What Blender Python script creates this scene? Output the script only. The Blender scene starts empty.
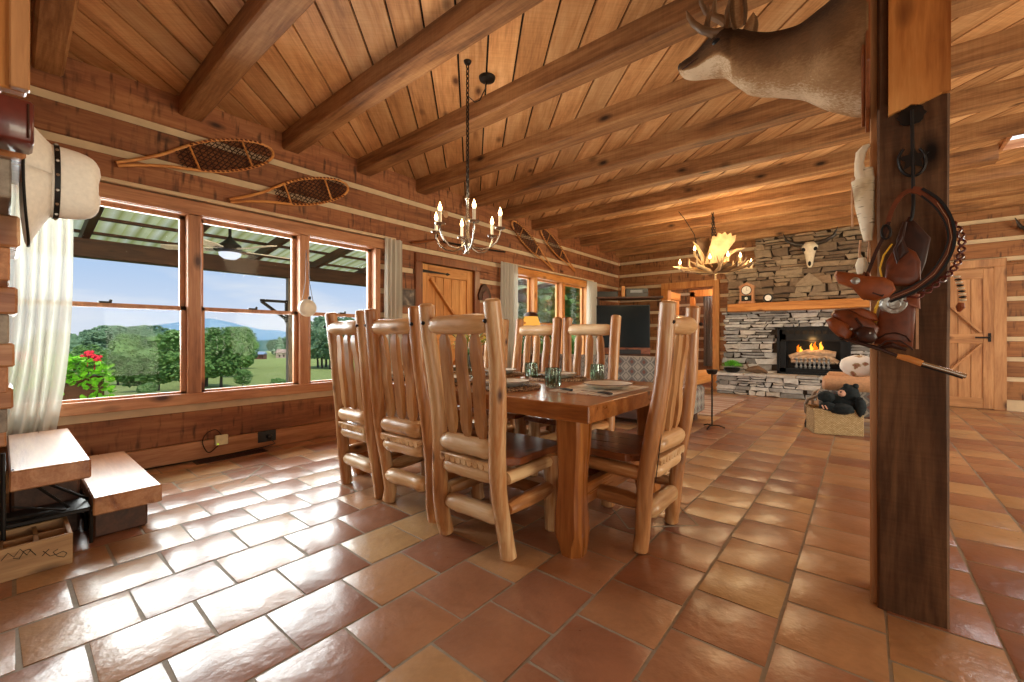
import bpy, bmesh, math, random
from mathutils import Vector, Matrix, noise
PI = math.pi
random.seed(7)
sc = bpy.context.scene
C = sc.collection
F, HY = 424.0, 337.5
S_ = 352 / math.hypot(352, 424); C_ = 424 / math.hypot(352, 424)
CAMH = 1.0

def ray(px, py):
    u = (px - 512) / F
    return Vector((-S_ + C_ * u, C_ + S_ * u, (HY - py) / F))
def onX(x, px, py):
    r = ray(px, py); return r * (x / r.x) + Vector((0, 0, CAMH))
def onY(y, px, py):
    r = ray(px, py); return r * (y / r.y) + Vector((0, 0, CAMH))
def onZ(z, px, py):
    r = ray(px, py); return r * ((z - CAMH) / r.z) + Vector((0, 0, CAMH))

# ------------------------------------------------------------------ materials
def srgb(r, g, b):
    f = lambda v: (v / 255 / 12.92) if v / 255 <= .04045 else ((v / 255 + .055) / 1.055) ** 2.4
    return (f(r), f(g), f(b), 1)
class NT:
    def __init__(s, name):
        s.m = bpy.data.materials.new(name); s.m.use_nodes = True
        s.t = s.m.node_tree; s.t.nodes.clear()
        s.out = s.n('ShaderNodeOutputMaterial')
    def n(s, typ, **kw):
        x = s.t.nodes.new(typ)
        for k, v in kw.items(): setattr(x, k, v)
        return x
    def l(s, a, b): s.t.links.new(a, b)
    def val(s, sock, v):
        if hasattr(v, 'is_linked') or hasattr(v, 'links'): s.l(v, sock)
        else: sock.default_value = v
    def math(s, op, a, b=0.0, clamp=False):
        x = s.n('ShaderNodeMath', operation=op, use_clamp=clamp); s.val(x.inputs[0], a); s.val(x.inputs[1], b); return x.outputs[0]
    def mix(s, fac, a, b, mode='MIX'):
        x = s.n('ShaderNodeMixRGB', blend_type=mode); s.val(x.inputs[0], fac); s.val(x.inputs[1], a); s.val(x.inputs[2], b); return x.outputs[0]
    def ramp(s, fac, stops, interp='LINEAR'):
        x = s.n('ShaderNodeValToRGB'); x.color_ramp.interpolation = interp
        e = x.color_ramp.elements
        while len(e) < len(stops): e.new(.5)
        for i, (p, c) in enumerate(stops): e[i].position = p; e[i].color = c if len(c) == 4 else (*c, 1)
        s.val(x.inputs[0], fac); return x.outputs[0]
    def noise(s, vec, scale, detail=4, rough=.5, dist=0):
        x = s.n('ShaderNodeTexNoise'); x.inputs['Scale'].default_value = scale; x.inputs['Detail'].default_value = detail
        x.inputs['Roughness'].default_value = rough; x.inputs['Distortion'].default_value = dist
        if vec is not None: s.l(vec, x.inputs['Vector'])
        return x.outputs['Fac']
    def coord(s, rotz=0, scale=(1, 1, 1), rnd='obj', kind='Object'):
        tc = s.n('ShaderNodeTexCoord').outputs[kind]
        if rotz:
            mp = s.n('ShaderNodeMapping'); mp.inputs['Rotation'].default_value = (0, 0, rotz); s.l(tc, mp.inputs[0]); tc = mp.outputs[0]
        if rnd == 'obj': r = s.n('ShaderNodeObjectInfo').outputs['Random']
        elif rnd == 'island': r = s.n('ShaderNodeNewGeometry').outputs['Random Per Island']
        else: r = None
        if r is not None:
            v = s.n('ShaderNodeVectorMath', operation='SCALE'); v.inputs[0].default_value = (13.7, 29.3, 41.9); s.l(r, v.inputs['Scale'])
            a = s.n('ShaderNodeVectorMath', operation='ADD'); s.l(tc, a.inputs[0]); s.l(v.outputs[0], a.inputs[1]); tc = a.outputs[0]
        mp = s.n('ShaderNodeMapping'); mp.inputs['Scale'].default_value = scale; s.l(tc, mp.inputs[0])
        return mp.outputs[0], r, tc
    def bsdf(s, col, rough=.5, metal=0, bump=None, bs=.3, bd=.01, spec=.5, coat=0, coatr=.1, **kw):
        b = s.n('ShaderNodeBsdfPrincipled')
        s.val(b.inputs['Base Color'], col); s.val(b.inputs['Roughness'], rough); b.inputs['Metallic'].default_value = metal
        b.inputs['Specular IOR Level'].default_value = spec
        b.inputs['Coat Weight'].default_value = coat; b.inputs['Coat Roughness'].default_value = coatr
        for k, v in kw.items(): b.inputs[k.replace('_', ' ')].default_value = v
        if bump is not None:
            bp = s.n('ShaderNodeBump'); bp.inputs['Strength'].default_value = bs; bp.inputs['Distance'].default_value = bd
            s.l(bump, bp.inputs['Height']); s.l(bp.outputs[0], b.inputs['Normal'])
        s.l(b.outputs[0], s.out.inputs[0]); return b

def plain(name, rgb, rough=.5, metal=0, var=.12, scale=20, bump=.15, **kw):
    t = NT(name); v, r, raw = t.coord()
    nz = t.noise(v, scale, 5)
    a = tuple(x * (1 - var) for x in srgb(*rgb)[:3]) + (1,); b = tuple(min(1, x * (1 + var)) for x in srgb(*rgb)[:3]) + (1,)
    t.bsdf(t.ramp(nz, [(.3, a), (.7, b)]), rough, metal, bump=nz, bs=bump, bd=.004, **kw)
    return t.m

def wood(name, dark, mid, light, axis='X', rough=.55, rotz=0, rnd='obj', knots=True, saw=False, coat=0, bs=.35, grain=1.0, varv=.35, hewn=False, spec=.4, kscale=4.2):
    t = NT(name)
    k = .09
    sc_ = {'X': (k, 1, 1), 'Y': (1, k, 1), 'Z': (1, 1, k)}[axis]
    v, r, raw = t.coord(rotz, sc_, rnd)
    g1 = t.noise(v, 9 * grain, 5, .6, 1.2)
    g2 = t.noise(v, 70 * grain, 3, .6, .2)
    big = t.noise(raw, 1.3, 2)
    f = t.math('ADD', t.math('MULTIPLY', g1, .75), t.math('MULTIPLY', g2, .3))
    f = t.math('ADD', f, t.math('MULTIPLY', t.math('SUBTRACT', big, .5), .35))
    col = t.ramp(f, [(.3, srgb(*dark)), (.5, srgb(*mid)), (.72, srgb(*light))])
    if r is not None:
        br = t.math('ADD', t.math('MULTIPLY', r, varv), 1 - varv * .6)
        h = t.n('ShaderNodeHueSaturation'); t.l(br, h.inputs['Value']); t.l(col, h.inputs['Color'])
        h.inputs['Saturation'].default_value = 1.0; col = h.outputs[0]
    bump = f
    if knots:
        ks = {'X': (.45, 1, 1), 'Y': (1, .45, 1), 'Z': (1, 1, .45)}[axis]
        mp = t.n('ShaderNodeMapping'); mp.inputs['Scale'].default_value = ks; t.l(raw, mp.inputs[0])
        vo = t.n('ShaderNodeTexVoronoi'); vo.inputs['Scale'].default_value = kscale; t.l(mp.outputs[0], vo.inputs['Vector'])
        kk = t.ramp(vo.outputs['Distance'], [(.045, (0, 0, 0)), (.08, (.4,) * 3), (.16, (1,) * 3)])
        col = t.mix(1, col, t.mix(kk, srgb(*[c * .62 for c in dark]), (1, 1, 1, 1)), 'MULTIPLY')
        col = t.mix(t.math('MULTIPLY', t.math('SUBTRACT', 1.0, kk), .25), col, srgb(*dark))
    if saw:
        # crosswise saw marks
        ss = {'X': (1, .05, .05), 'Y': (.05, 1, .05), 'Z': (.05, .05, 1)}[axis]
        mp = t.n('ShaderNodeMapping'); mp.inputs['Scale'].default_value = ss; t.l(raw, mp.inputs[0])
        sw = t.noise(mp.outputs[0], 90, 2, .5, .5)
        col = t.mix(.22, col, t.ramp(sw, [(.35, (.55, .5, .45)), (.6, (1, 1, 1))]), 'MULTIPLY')
        bump = t.math('ADD', bump, t.math('MULTIPLY', sw, .5))
    if hewn:
        # broad axe strokes running across the log
        ss = {'X': (1, .2, .2), 'Y': (.2, 1, .2), 'Z': (.2, .2, 1)}[axis]
        mp = t.n('ShaderNodeMapping'); mp.inputs['Scale'].default_value = ss; t.l(raw, mp.inputs[0])
        sw = t.noise(mp.outputs[0], 26, 2, .5, .1)
        cut = t.ramp(sw, [(.3, (0, 0, 0)), (.4, (.65,) * 3), (.47, (1, 1, 1)), (.6, (1, 1, 1))])
        gate = t.ramp(t.noise(raw, 4.5, 2), [(.35, (0, 0, 0)), (.55, (1, 1, 1))])
        col = t.mix(t.math('MULTIPLY', gate, .75), col, t.mix(cut, srgb(*[c * .55 for c in dark]), (1, 1, 1, 1)), 'MULTIPLY')
        bump = t.math('ADD', bump, t.math('MULTIPLY', cut, .6))
    rr = t.math('ADD', t.math('MULTIPLY', g1, .2), rough - .1)
    t.bsdf(col, rr, 0, bump, bs, .006, spec, coat, .15)
    return t.m

_mc = {}
def W(kind, axis='X'):
    key = (kind, axis)
    if key in _mc: return _mc[key]
    P = dict(
        pine=((126, 76, 38), (180, 122, 72), (226, 190, 142)),
        pale=((168, 118, 72), (212, 168, 118), (238, 210, 170)),
        flat=((128, 80, 44), (176, 122, 72), (212, 166, 114)),      # peeled chair logs
        seat=((84, 42, 22), (122, 66, 34), (150, 88, 48)),
        table=((88, 44, 18), (142, 82, 36), (178, 114, 56)),
        beam=((84, 54, 32), (148, 102, 62), (190, 144, 96)),
        trim=((126, 78, 48), (178, 120, 80), (206, 154, 112)),
        post=((46, 30, 18), (84, 56, 36), (120, 86, 58)),
        orange=((146, 84, 36), (196, 128, 64), (224, 164, 96)),
        tread=((120, 70, 42), (168, 112, 72), (200, 150, 108)),
        door=((132, 86, 52), (176, 124, 80), (200, 150, 102)),
        darkwood=((44, 26, 18), (74, 46, 32), (98, 64, 46)),
        crate=((120, 86, 54), (164, 124, 84), (190, 152, 108)),
        grey=((96, 84, 74), (140, 126, 112), (170, 156, 140)))
    d, m, l = P[kind]
    kw = {}
    if kind in ('pine', 'pale', 'flat'): kw = dict(rough=.38, coat=.2, varv=.25, bs=.25, grain=.8, kscale=8)
    if kind in ('table', 'seat'): kw = dict(rough=.3, coat=.35, varv=.1, bs=.12, kscale=6)
    if kind == 'beam': kw = dict(saw=True, rough=.7, varv=.25)
    if kind == 'post': kw = dict(saw=True, rough=.7, bs=.5, spec=.2)
    if kind == 'tread': kw = dict(rough=.3, coat=.4, varv=.15)
    if kind in ('door', 'orange', 'trim'): kw = dict(rough=.45, varv=.15, bs=.15)
    _mc[key] = wood('%s_wood_%s' % (kind, axis.lower()), d, m, l, axis, **kw)
    return _mc[key]

M = {}
M['hewn_y'] = wood('hewn_log_y', (98, 56, 32), (144, 88, 54), (174, 118, 76), 'Y', rnd='island', hewn=True, rough=.65, varv=.3, bs=.5)
M['hewn_x'] = wood('hewn_log_x', (92, 54, 30), (140, 90, 52), (168, 116, 72), 'X', rnd='island', hewn=True, rough=.65, varv=.3, bs=.5)
M['planks'] = wood('ceiling_planks', (140, 94, 58), (200, 148, 98), (226, 184, 136), 'X', rotz=-math.radians(135), rnd='island', rough=.6, varv=.34, saw=True, bs=.2)
M['chink'] = plain('chinking', (206, 180, 146), .85, var=.1, scale=8)
M['iron'] = plain('black_iron', (34, 30, 28), .45, .6, scale=30)
M['blackmetal'] = plain('black_enamel', (20, 26, 32), .35, .2, bump=.02)
M['dark'] = plain('dark_backing', (22, 16, 12), .9)
M['steel'] = plain('brushed_nickel', (176, 168, 158), .25, .95, bump=.03)
M['silver'] = plain('silver', (170, 168, 162), .4, 1, bump=.6, scale=90)
M['candle'] = plain('candle_sleeve', (236, 226, 204), .5, bump=.02)
M['hat'] = plain('cream_felt', (232, 224, 212), .85, var=.06, scale=90, bump=.25)
M['white'] = plain('white_paint', (232, 228, 220), .5, bump=.02)
M['cream'] = plain('cream_ceramic', (226, 220, 206), .35, bump=.02)
M['glassgreen'] = None
M['leather'] = plain('brown_leather', (104, 50, 24), .4, var=.3, scale=35, bump=.3, spec=.35)
M['leather_light'] = plain('saddle_tan_leather', (132, 66, 30), .42, var=.22, scale=30, bump=.3, spec=.35)
M['leather_dark'] = plain('dark_leather', (56, 28, 18), .45, var=.3, scale=30, bump=.3, spec=.3)
M['black_leather'] = plain('black_leather', (18, 16, 16), .5, spec=.3)
M['tan'] = plain('tan_upholstery', (196, 150, 112), .6, scale=50)
M['ashlog'] = plain('ceramic_log', (172, 144, 118), .8, scale=20, var=.3)
M['greyiron'] = plain('grey_iron', (130, 132, 134), .5, .3)
M['yellow'] = plain('yellow_cord', (226, 170, 30), .6)
M['horn'] = plain('dark_horn', (52, 44, 38), .35, scale=12, var=.5)
M['bone'] = plain('bone', (226, 210, 182), .6, scale=14, var=.15)
M['antler'] = plain('antler', (214, 178, 128), .45, scale=12, var=.25)
M['antler_dark'] = plain('antler_dark', (112, 84, 58), .5, scale=12, var=.4)
M['fur_black'] = plain('black_plush', (16, 26, 30), .95, var=.5, scale=60, bump=1.0)
M['muzzle'] = plain('pink_muzzle', (196, 150, 128), .8)
M['dark_glass'] = plain('tv_glass', (8, 16, 18), .2, bump=0, var=.02, spec=.25)
M['black_plastic'] = plain('black_plastic', (22, 22, 24), .35)
M['clay'] = plain('brown_pottery', (110, 84, 62), .6)
M['leafgreen'] = plain('bright_leaf', (110, 196, 50), .5, var=.4, scale=40)
M['leafmid'] = plain('leaf_green', (70, 116, 48), .55, var=.4, scale=30)
M['leafyellow'] = plain('yellow_green_leaf', (186, 170, 70), .55, var=.3, scale=30)
M['red'] = plain('red_petals', (196, 40, 70), .6)
M['greycurtain'] = plain('grey_drape', (132, 128, 128), .8)
M['maroon'] = plain('maroon_leather', (92, 36, 30), .35, var=.25, scale=30, coat=.3)
M['outlet'] = plain('ivory_plastic', (222, 210, 170), .5)
M['outdoor_roof_white'] = None

def emit(name, rgb, st):
    t = NT(name); e = t.n('ShaderNodeEmission'); e.inputs[0].default_value = srgb(*rgb); e.inputs[1].default_value = st
    t.l(e.outputs[0], t.out.inputs[0]); return t.m
M['bulb'] = emit('candle_flame_bulb', (255, 210, 140), 18)
M['lampglow'] = emit('lamp_shade_glow', (255, 180, 80), 1.05)
M['led'] = emit('green_led', (190, 230, 60), 2)
M['fire_y'] = emit('flame_yellow', (255, 180, 60), 2.0)
M['fire_o'] = emit('flame_orange', (255, 120, 24), 1.6)
M['fanlight'] = emit('fan_light', (235, 240, 255), 1.1)

def glass(name, rgb, rough=0, thin=True, alpha=.9):
    t = NT(name)
    g = t.n('ShaderNodeBsdfGlossy'); g.inputs['Roughness'].default_value = rough; g.inputs[0].default_value = (1, 1, 1, 1)
    tr = t.n('ShaderNodeBsdfTransparent'); tr.inputs[0].default_value = (*srgb(*rgb)[:3], 1)
    fr = t.n('ShaderNodeFresnel'); fr.inputs[0].default_value = 1.45
    mx = t.n('ShaderNodeMixShader'); t.l(t.math('MULTIPLY', fr.outputs[0], alpha), mx.inputs[0]); t.l(tr.outputs[0], mx.inputs[1]); t.l(g.outputs[0], mx.inputs[2])
    t.l(mx.outputs[0], t.out.inputs[0]); return t.m
M['pane'] = glass('window_glass', (250, 252, 252), 0, alpha=.1)
M['tumbler'] = glass('green_glass', (214, 226, 218), .03, alpha=.9)

def sheer():
    t = NT('sheer_curtain'); v, r, raw = t.coord(scale=(1, 1, 1))
    d = t.n('ShaderNodeBsdfDiffuse'); d.inputs[0].default_value = srgb(244, 240, 228)
    tl = t.n('ShaderNodeBsdfTranslucent'); tl.inputs[0].default_value = srgb(166, 166, 158)
    tr = t.n('ShaderNodeBsdfTransparent')
    a = t.n('ShaderNodeMixShader'); a.inputs[0].default_value = .4; t.l(d.outputs[0], a.inputs[1]); t.l(tl.outputs[0], a.inputs[2])
    b = t.n('ShaderNodeMixShader'); b.inputs[0].default_value = .2; t.l(a.outputs[0], b.inputs[1]); t.l(tr.outputs[0], b.inputs[2])
    t.l(b.outputs[0], t.out.inputs[0]); return t.m
M['sheer'] = sheer()

def tile_mat():
    t = NT('terracotta_tile'); v, r, raw = t.coord(rnd='island')
    n1 = t.noise(v, 6, 5, .6, .6); n2 = t.noise(v, 45, 4)
    wn = t.n('ShaderNodeTexWhiteNoise', noise_dimensions='1D'); t.l(r, wn.inputs['W'])
    base = t.ramp(wn.outputs['Value'], [(0, srgb(142, 94, 72)), (.3, srgb(158, 108, 80)), (.55, srgb(170, 122, 88)), (.78, srgb(182, 138, 98)), (1, srgb(192, 156, 110))])
    mot = t.ramp(n1, [(.3, (.72, .68, .64)), (.55, (1, 1, 1)), (.75, (1.0, 1.0, .95))])
    col = t.mix(.75, base, mot, 'MULTIPLY')
    col = t.mix(.25, col, t.ramp(n2, [(.35, (.7, .7, .7)), (.6, (1, 1, 1))]), 'MULTIPLY')
    rg = t.math('ADD', t.math('MULTIPLY', n2, .14), .24)
    bmp = t.math('ADD', t.math('MULTIPLY', t.noise(v, 8, 4, .6), 1.0), t.math('MULTIPLY', n2, .08))
    t.bsdf(col, rg, 0, bmp, .36, .02, .55, .2, .2)
    return t.m
M['tile'] = tile_mat()
M['grout'] = plain('grout', (150, 140, 124), .8, scale=40)

def stone_mat(name, a, b, c_, d_):
    t = NT(name); v, r, raw = t.coord(rnd='island')
    wn = t.n('ShaderNodeTexWhiteNoise', noise_dimensions='1D'); t.l(r, wn.inputs['W'])
    base = t.ramp(wn.outputs['Value'], [(0, srgb(*a)), (.35, srgb(*b)), (.7, srgb(*c_)), (1, srgb(*d_))])
    n1 = t.noise(v, 14, 6, .65); col = t.mix(.7, base, t.ramp(n1, [(.3, (.55, .52, .5)), (.6, (1, 1, 1))]), 'MULTIPLY')
    t.bsdf(col, .85, 0, n1, .7, .02); return t.m
M['stone'] = stone_mat('fieldstone', (122, 118, 114), (162, 160, 158), (210, 208, 206), (184, 174, 162))
M['stone_warm'] = stone_mat('warm_fieldstone', (104, 84, 66), (134, 112, 90), (162, 142, 116), (150, 122, 94))

def foliage_mat(name, c1, c2, c3):
    t = NT(name); v, r, raw = t.coord()
    n1 = t.noise(v, 1.6, 6, .7); n2 = t.noise(v, 7, 5, .7)
    f = t.math('ADD', t.math('MULTIPLY', n1, .5), t.math('MULTIPLY', n2, .5))
    col = t.ramp(f, [(.34, srgb(*c1)), (.5, srgb(*c2)), (.66, srgb(*c3))])
    h = t.n('ShaderNodeHueSaturation'); t.l(t.math('ADD', t.math('MULTIPLY', r, .35), .8), h.inputs['Value']); t.l(col, h.inputs['Color'])
    t.bsdf(h.outputs[0], .9, 0, n2, 1.0, .5, .1); return t.m
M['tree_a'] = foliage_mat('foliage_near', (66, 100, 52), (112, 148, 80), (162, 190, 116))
M['tree_b'] = foliage_mat('foliage_far_hazed', (82, 112, 84), (116, 144, 108), (152, 174, 134))  # greyer and paler than the near leaves: distance haze put into the colour
M['trunk'] = plain('bark', (92, 80, 66), .9)
M['field'] = foliage_mat('meadow', (140, 158, 84), (178, 190, 110), (206, 208, 136))
M['hill_a'] = foliage_mat('wooded_hill_hazed', (84, 118, 110), (104, 138, 124), (122, 152, 132))  # bluish tint is atmospheric haze painted into the forest green
M['hill_b'] = foliage_mat('far_ridge_hazed', (128, 158, 178), (138, 168, 186), (150, 178, 194))  # blue of the distant air put into the ridge's own colour

# ------------------------------------------------------------------ mesh helpers
class MB:
    def __init__(s): s.b = bmesh.new(); s.mi = 0
    def _tag(s, faces):
        for f in faces: f.material_index = s.mi
    def box(s, x0, x1, y0, y1, z0, z1, M_=None, bev=0, jit=0):
        if x0 > x1: x0, x1 = x1, x0
        if y0 > y1: y0, y1 = y1, y0
        if z0 > z1: z0, z1 = z1, z0
        co = [(x0, y0, z0), (x1, y0, z0), (x1, y1, z0), (x0, y1, z0), (x0, y0, z1), (x1, y0, z1), (x1, y1, z1), (x0, y1, z1)]
        vs = []
        for c in co:
            v = Vector(c)
            if jit: v += Vector((random.uniform(-jit, jit), random.uniform(-jit, jit), random.uniform(-jit, jit)))
            if M_ is not None: v = M_ @ v
            vs.append(s.b.verts.new(v))
        fs = [s.b.faces.new([vs[i] for i in q]) for q in ((0, 3, 2, 1), (4, 5, 6, 7), (0, 1, 5, 4), (1, 2, 6, 5), (2, 3, 7, 6), (3, 0, 4, 7))]
        s._tag(fs)
        if bev:
            es = list({e for f in fs for e in f.edges})
            r = bmesh.ops.bevel(s.b, geom=es, offset=bev, segments=1, affect='EDGES')
            s._tag(r['faces'])
        return s
    def bar(s, a, b, w, h, up=(0, 0, 1), bev=0):
        a = Vector(a); b = Vector(b); d = b - a; L = d.length; x = d.normalized(); up = Vector(up)
        if abs(x.dot(up)) > .99: up = Vector((1, 0, 0))
        y = up.cross(x).normalized(); z = x.cross(y)
        m = Matrix.Translation(a) @ Matrix((x, y, z)).transposed().to_4x4()
        return s.box(0, L, -w / 2, w / 2, -h / 2, h / 2, m, bev)
    def tube(s, pts, rad, n=10, cap=True, wob=0, flat=1.0, updir=None, closed=False, seed=0, round_cap=False):
        pts = [Vector(p) for p in pts]
        if not hasattr(rad, '__len__'): rad = [rad] * len(pts)
        rad = list(rad)
        if round_cap:
            d0 = (pts[1] - pts[0]).normalized(); d1 = (pts[-1] - pts[-2]).normalized()
            r0, r1 = rad[0], rad[-1]
            pts = [pts[0] - d0 * 0, pts[0] + d0 * r0 * .25] + pts[1:-1] + [pts[-1] - d1 * r1 * .25, pts[-1]]
            rad = [r0 * .7, r0] + rad[1:-1] + [r1, r1 * .7]
        rings = []; up = Vector(updir) if updir else None
        prev = None
        for i, p in enumerate(pts):
            if closed: d = pts[(i + 1) % len(pts)] - pts[i - 1]
            else: d = (pts[min(i + 1, len(pts) - 1)] - pts[max(i - 1, 0)])
            d.normalize()
            if prev is None:
                u = up or (Vector((0, 0, 1)) if abs(d.z) < .9 else Vector((0, 1, 0)))
                x = u.cross(d).normalized()
            else:
                x = (prev - d * prev.dot(d)).normalized()
            if up is not None:
                xx = up.cross(d)
                if xx.length > 1e-3: x = xx.normalized()
            prev = x; y = d.cross(x)
            ring = []
            for k in range(n):
                a = 2 * PI * k / n
                q = x * math.cos(a) + y * math.sin(a) * flat
                rr = rad[i]
                if wob:
                    rr *= 1 + wob * noise.noise(Vector((q.x * 1.3 + seed * 7.1, q.y * 1.3 + p.z * 3 + seed, p.x * 3 + p.y * 3 + q.z * 1.3)))
                ring.append(s.b.verts.new(p + q * rr))
            rings.append(ring)
        fs = []
        m = len(rings)
        for i in range(m if closed else m - 1):
            A = rings[i]; B = rings[(i + 1) % m]
            for k in range(n):
                fs.append(s.b.faces.new((A[k], A[(k + 1) % n], B[(k + 1) % n], B[k])))
        if cap and not closed:
            fs.append(s.b.faces.new(rings[0][::-1])); fs.append(s.b.faces.new(rings[-1]))
        s._tag(fs); return s
    def lathe(s, prof, n=20, at=(0, 0, 0), M_=None, rfun=None, cap=True):
        at = Vector(at); rings = []
        for (r, z) in prof:
            ring = []
            for k in range(n):
                a = 2 * PI * k / n; rr = max(r, 1e-4) * (rfun(a, z) if rfun else 1)
                v = Vector((rr * math.cos(a), rr * math.sin(a), z))
                if M_ is not None: v = M_ @ v
                ring.append(s.b.verts.new(v + at))
            rings.append(ring)
        fs = []
        for A, B in zip(rings, rings[1:]):
            for k in range(n): fs.append(s.b.faces.new((A[k], A[(k + 1) % n], B[(k + 1) % n], B[k])))
        if cap and prof[0][0] > 1e-3: fs.append(s.b.faces.new(rings[0][::-1]))
        if cap and prof[-1][0] > 1e-3: fs.append(s.b.faces.new(rings[-1]))
        s._tag(fs); return s
    def prism(s, poly, h, M_=None):
        """poly in local xy, extruded 0..h along local z"""
        M_ = M_ or Matrix()
        A = [s.b.verts.new(M_ @ Vector((x, y, 0))) for x, y in poly]; B = [s.b.verts.new(M_ @ Vector((x, y, h))) for x, y in poly]
        fs = [s.b.faces.new(A[::-1]), s.b.faces.new(B)]
        n = len(poly)
        for i in range(n): fs.append(s.b.faces.new((A[i], A[(i + 1) % n], B[(i + 1) % n], B[i])))
        s._tag(fs); return s
    def loft(s, rings, cap=True):
        R = [[s.b.verts.new(p) for p in ring] for ring in rings]; fs = []
        n = len(R[0])
        for A, B in zip(R, R[1:]):
            for k in range(n): fs.append(s.b.faces.new((A[k], A[(k + 1) % n], B[(k + 1) % n], B[k])))
        if cap: fs.append(s.b.faces.new(R[0][::-1])); fs.append(s.b.faces.new(R[-1]))
        s._tag(fs); return s
    def grid(s, P):
        V = [[s.b.verts.new(p) for p in row] for row in P]; fs = []
        for i in range(len(V) - 1):
            for j in range(len(V[0]) - 1): fs.append(s.b.faces.new((V[i][j], V[i][j + 1], V[i + 1][j + 1], V[i + 1][j])))
        s._tag(fs); return s
    def ball(s, c, r, sub=2, sc3=(1, 1, 1), rough=0, seed=0, rot=None):
        g = bmesh.ops.create_icosphere(s.b, subdivisions=sub, radius=1)
        for v in g['verts']:
            p = v.co.copy(); k = 1
            if rough: k = 1 + rough * noise.noise(p * 2.1 + Vector((seed, seed * 1.7, 0))) + rough * .5 * noise.noise(p * 5 + Vector((seed, 0, 0)))
            q = Vector((p.x * sc3[0], p.y * sc3[1], p.z * sc3[2])) * r * k
            if rot is not None: q = rot @ q
            v.co = q + Vector(c)
        fs = {f for v in g['verts'] for f in v.link_faces}
        s._tag(fs); return s

def tag(o, label=None, cat=None, group=None, kind=None):
    if label: o['label'] = label
    if cat: o['category'] = cat
    if group: o['group'] = group
    if kind: o['kind'] = kind
    return o
def obj(name, mb, mats, parent=None, smooth=True, angle=40, label=None, bevel=0, world=True):
    bmesh.ops.recalc_face_normals(mb.b, faces=mb.b.faces[:])
    me = bpy.data.meshes.new(name); 
    if parent is not None and world:
        bmesh.ops.translate(mb.b, verts=mb.b.verts[:], vec=-parent_loc(parent))
    mb.b.to_mesh(me); mb.b.free()
    if not isinstance(mats, (list, tuple)): mats = [mats]
    for m in mats: me.materials.append(m)
    if smooth:
        for p in me.polygons: p.use_smooth = True
        try: me.set_sharp_from_angle(angle=math.radians(angle))
        except Exception: pass
    o = bpy.data.objects.new(name, me); C.objects.link(o)
    if parent is not None: o.parent = parent
    if label: o['label'] = label
    if bevel:
        b = o.modifiers.new('bevel', 'BEVEL'); b.width = bevel; b.segments = 2; b.limit_method = 'ANGLE'
    return o
def parent_loc(p):
    v = Vector((0, 0, 0))
    while p is not None: v += p.location; p = p.parent
    return v
def thing(name, label, cat, loc, group=None, rotz=0, kind=None):
    o = bpy.data.objects.new(name, None); C.objects.link(o); o.location = loc; o.rotation_euler = (0, 0, rotz); o.empty_display_size = .05
    return tag(o, label, cat, group, kind)
def struct(name, mb, mats, smooth=False, **kw):
    o = obj(name, mb, mats, smooth=smooth, **kw); o['kind'] = 'structure'; return o
def smoothed(pts, n=6):
    pts = [Vector(p_) for p_ in pts]; o = []
    for i in range(len(pts) - 1):
        a, b, c, d_ = pts[max(i - 1, 0)], pts[i], pts[i + 1], pts[min(i + 2, len(pts) - 1)]
        for q in range(n):
            u = q / n; o.append(.5 * ((2 * b) + (c - a) * u + (2 * a - 5 * b + 4 * c - d_) * u * u + (3 * b - a - 3 * c + d_) * u ** 3))
    return o + [pts[-1]]

XW, YB, ZC, ZB = -4.2, 8.8, 2.92, 2.77
XR, YF = 5.0, -1.6

# ------------------------------------------------------------------ floor
mb = MB()
mb.mi = 1; mb.box(XW - .2, XR, YF, YB + .2, -.12, -.0035)
mb.mi = 0
p = .2885; g = .011
kx = 0
for k in range(-16, 18):
    x0 = .06 + p * k + g / 2; x1 = x0 + p - g
    x0 = max(x0, XW); x1 = min(x1, XR)
    if x1 - x0 < .03: continue
    off = 0 if k % 2 else p / 2
    for j in range(-14, 25):
        y0 = 1.91 + off + p * j + g / 2; y1 = y0 + p - g
        y0 = max(y0, YF); y1 = min(y1, YB)
        if y1 - y0 < .03: continue
        jx = lambda: random.uniform(-.0035, .0035)
        o = [(x0 + jx(), y0 + jx()), (x1 + jx(), y0 + jx()), (x1 + jx(), y1 + jx()), (x0 + jx(), y1 + jx())]
        cxm = sum(a for a, b in o) / 4; cym = sum(b for a, b in o) / 4
        def ring(ins, z): return [mb.b.verts.new((a + (cxm - a) * ins, b + (cym - b) * ins, z + random.uniform(-.0006, .0006))) for a, b in o]
        r0 = ring(0, -.007); r1 = ring(.0, -.002); r2 = ring(.05, .0); 
        for A, B in ((r0, r1), (r1, r2)):
            for q in range(4): mb.b.faces.new((A[q], A[(q + 1) % 4], B[(q + 1) % 4], B[q])).material_index = 0
        mb.b.faces.new(r2).material_index = 0
mb.mi = 1
def gline(a, b, w=.009): mb.bar((a[0], a[1], 0), (b[0], b[1], 0), w, .003)
for a, b in (((-.82, 2.54), (-.68, 2.37)), ((-.68, 2.37), (-.87, 2.19)), ((-.87, 2.19), (-.946, 2.093)), ((-.946, 2.093), (-1.13, 2.28)), ((-.82, 2.54), (-.95, 2.68))): gline(a, b)
q = [onZ(0, 176, 485), onZ(0, 264, 465), onZ(0, 241, 483)]
gline(q[0], q[1], .012); gline(q[1], q[2], .012)
struct('floor', mb, [M['tile'], M['grout']], smooth=True, angle=60)

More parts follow.
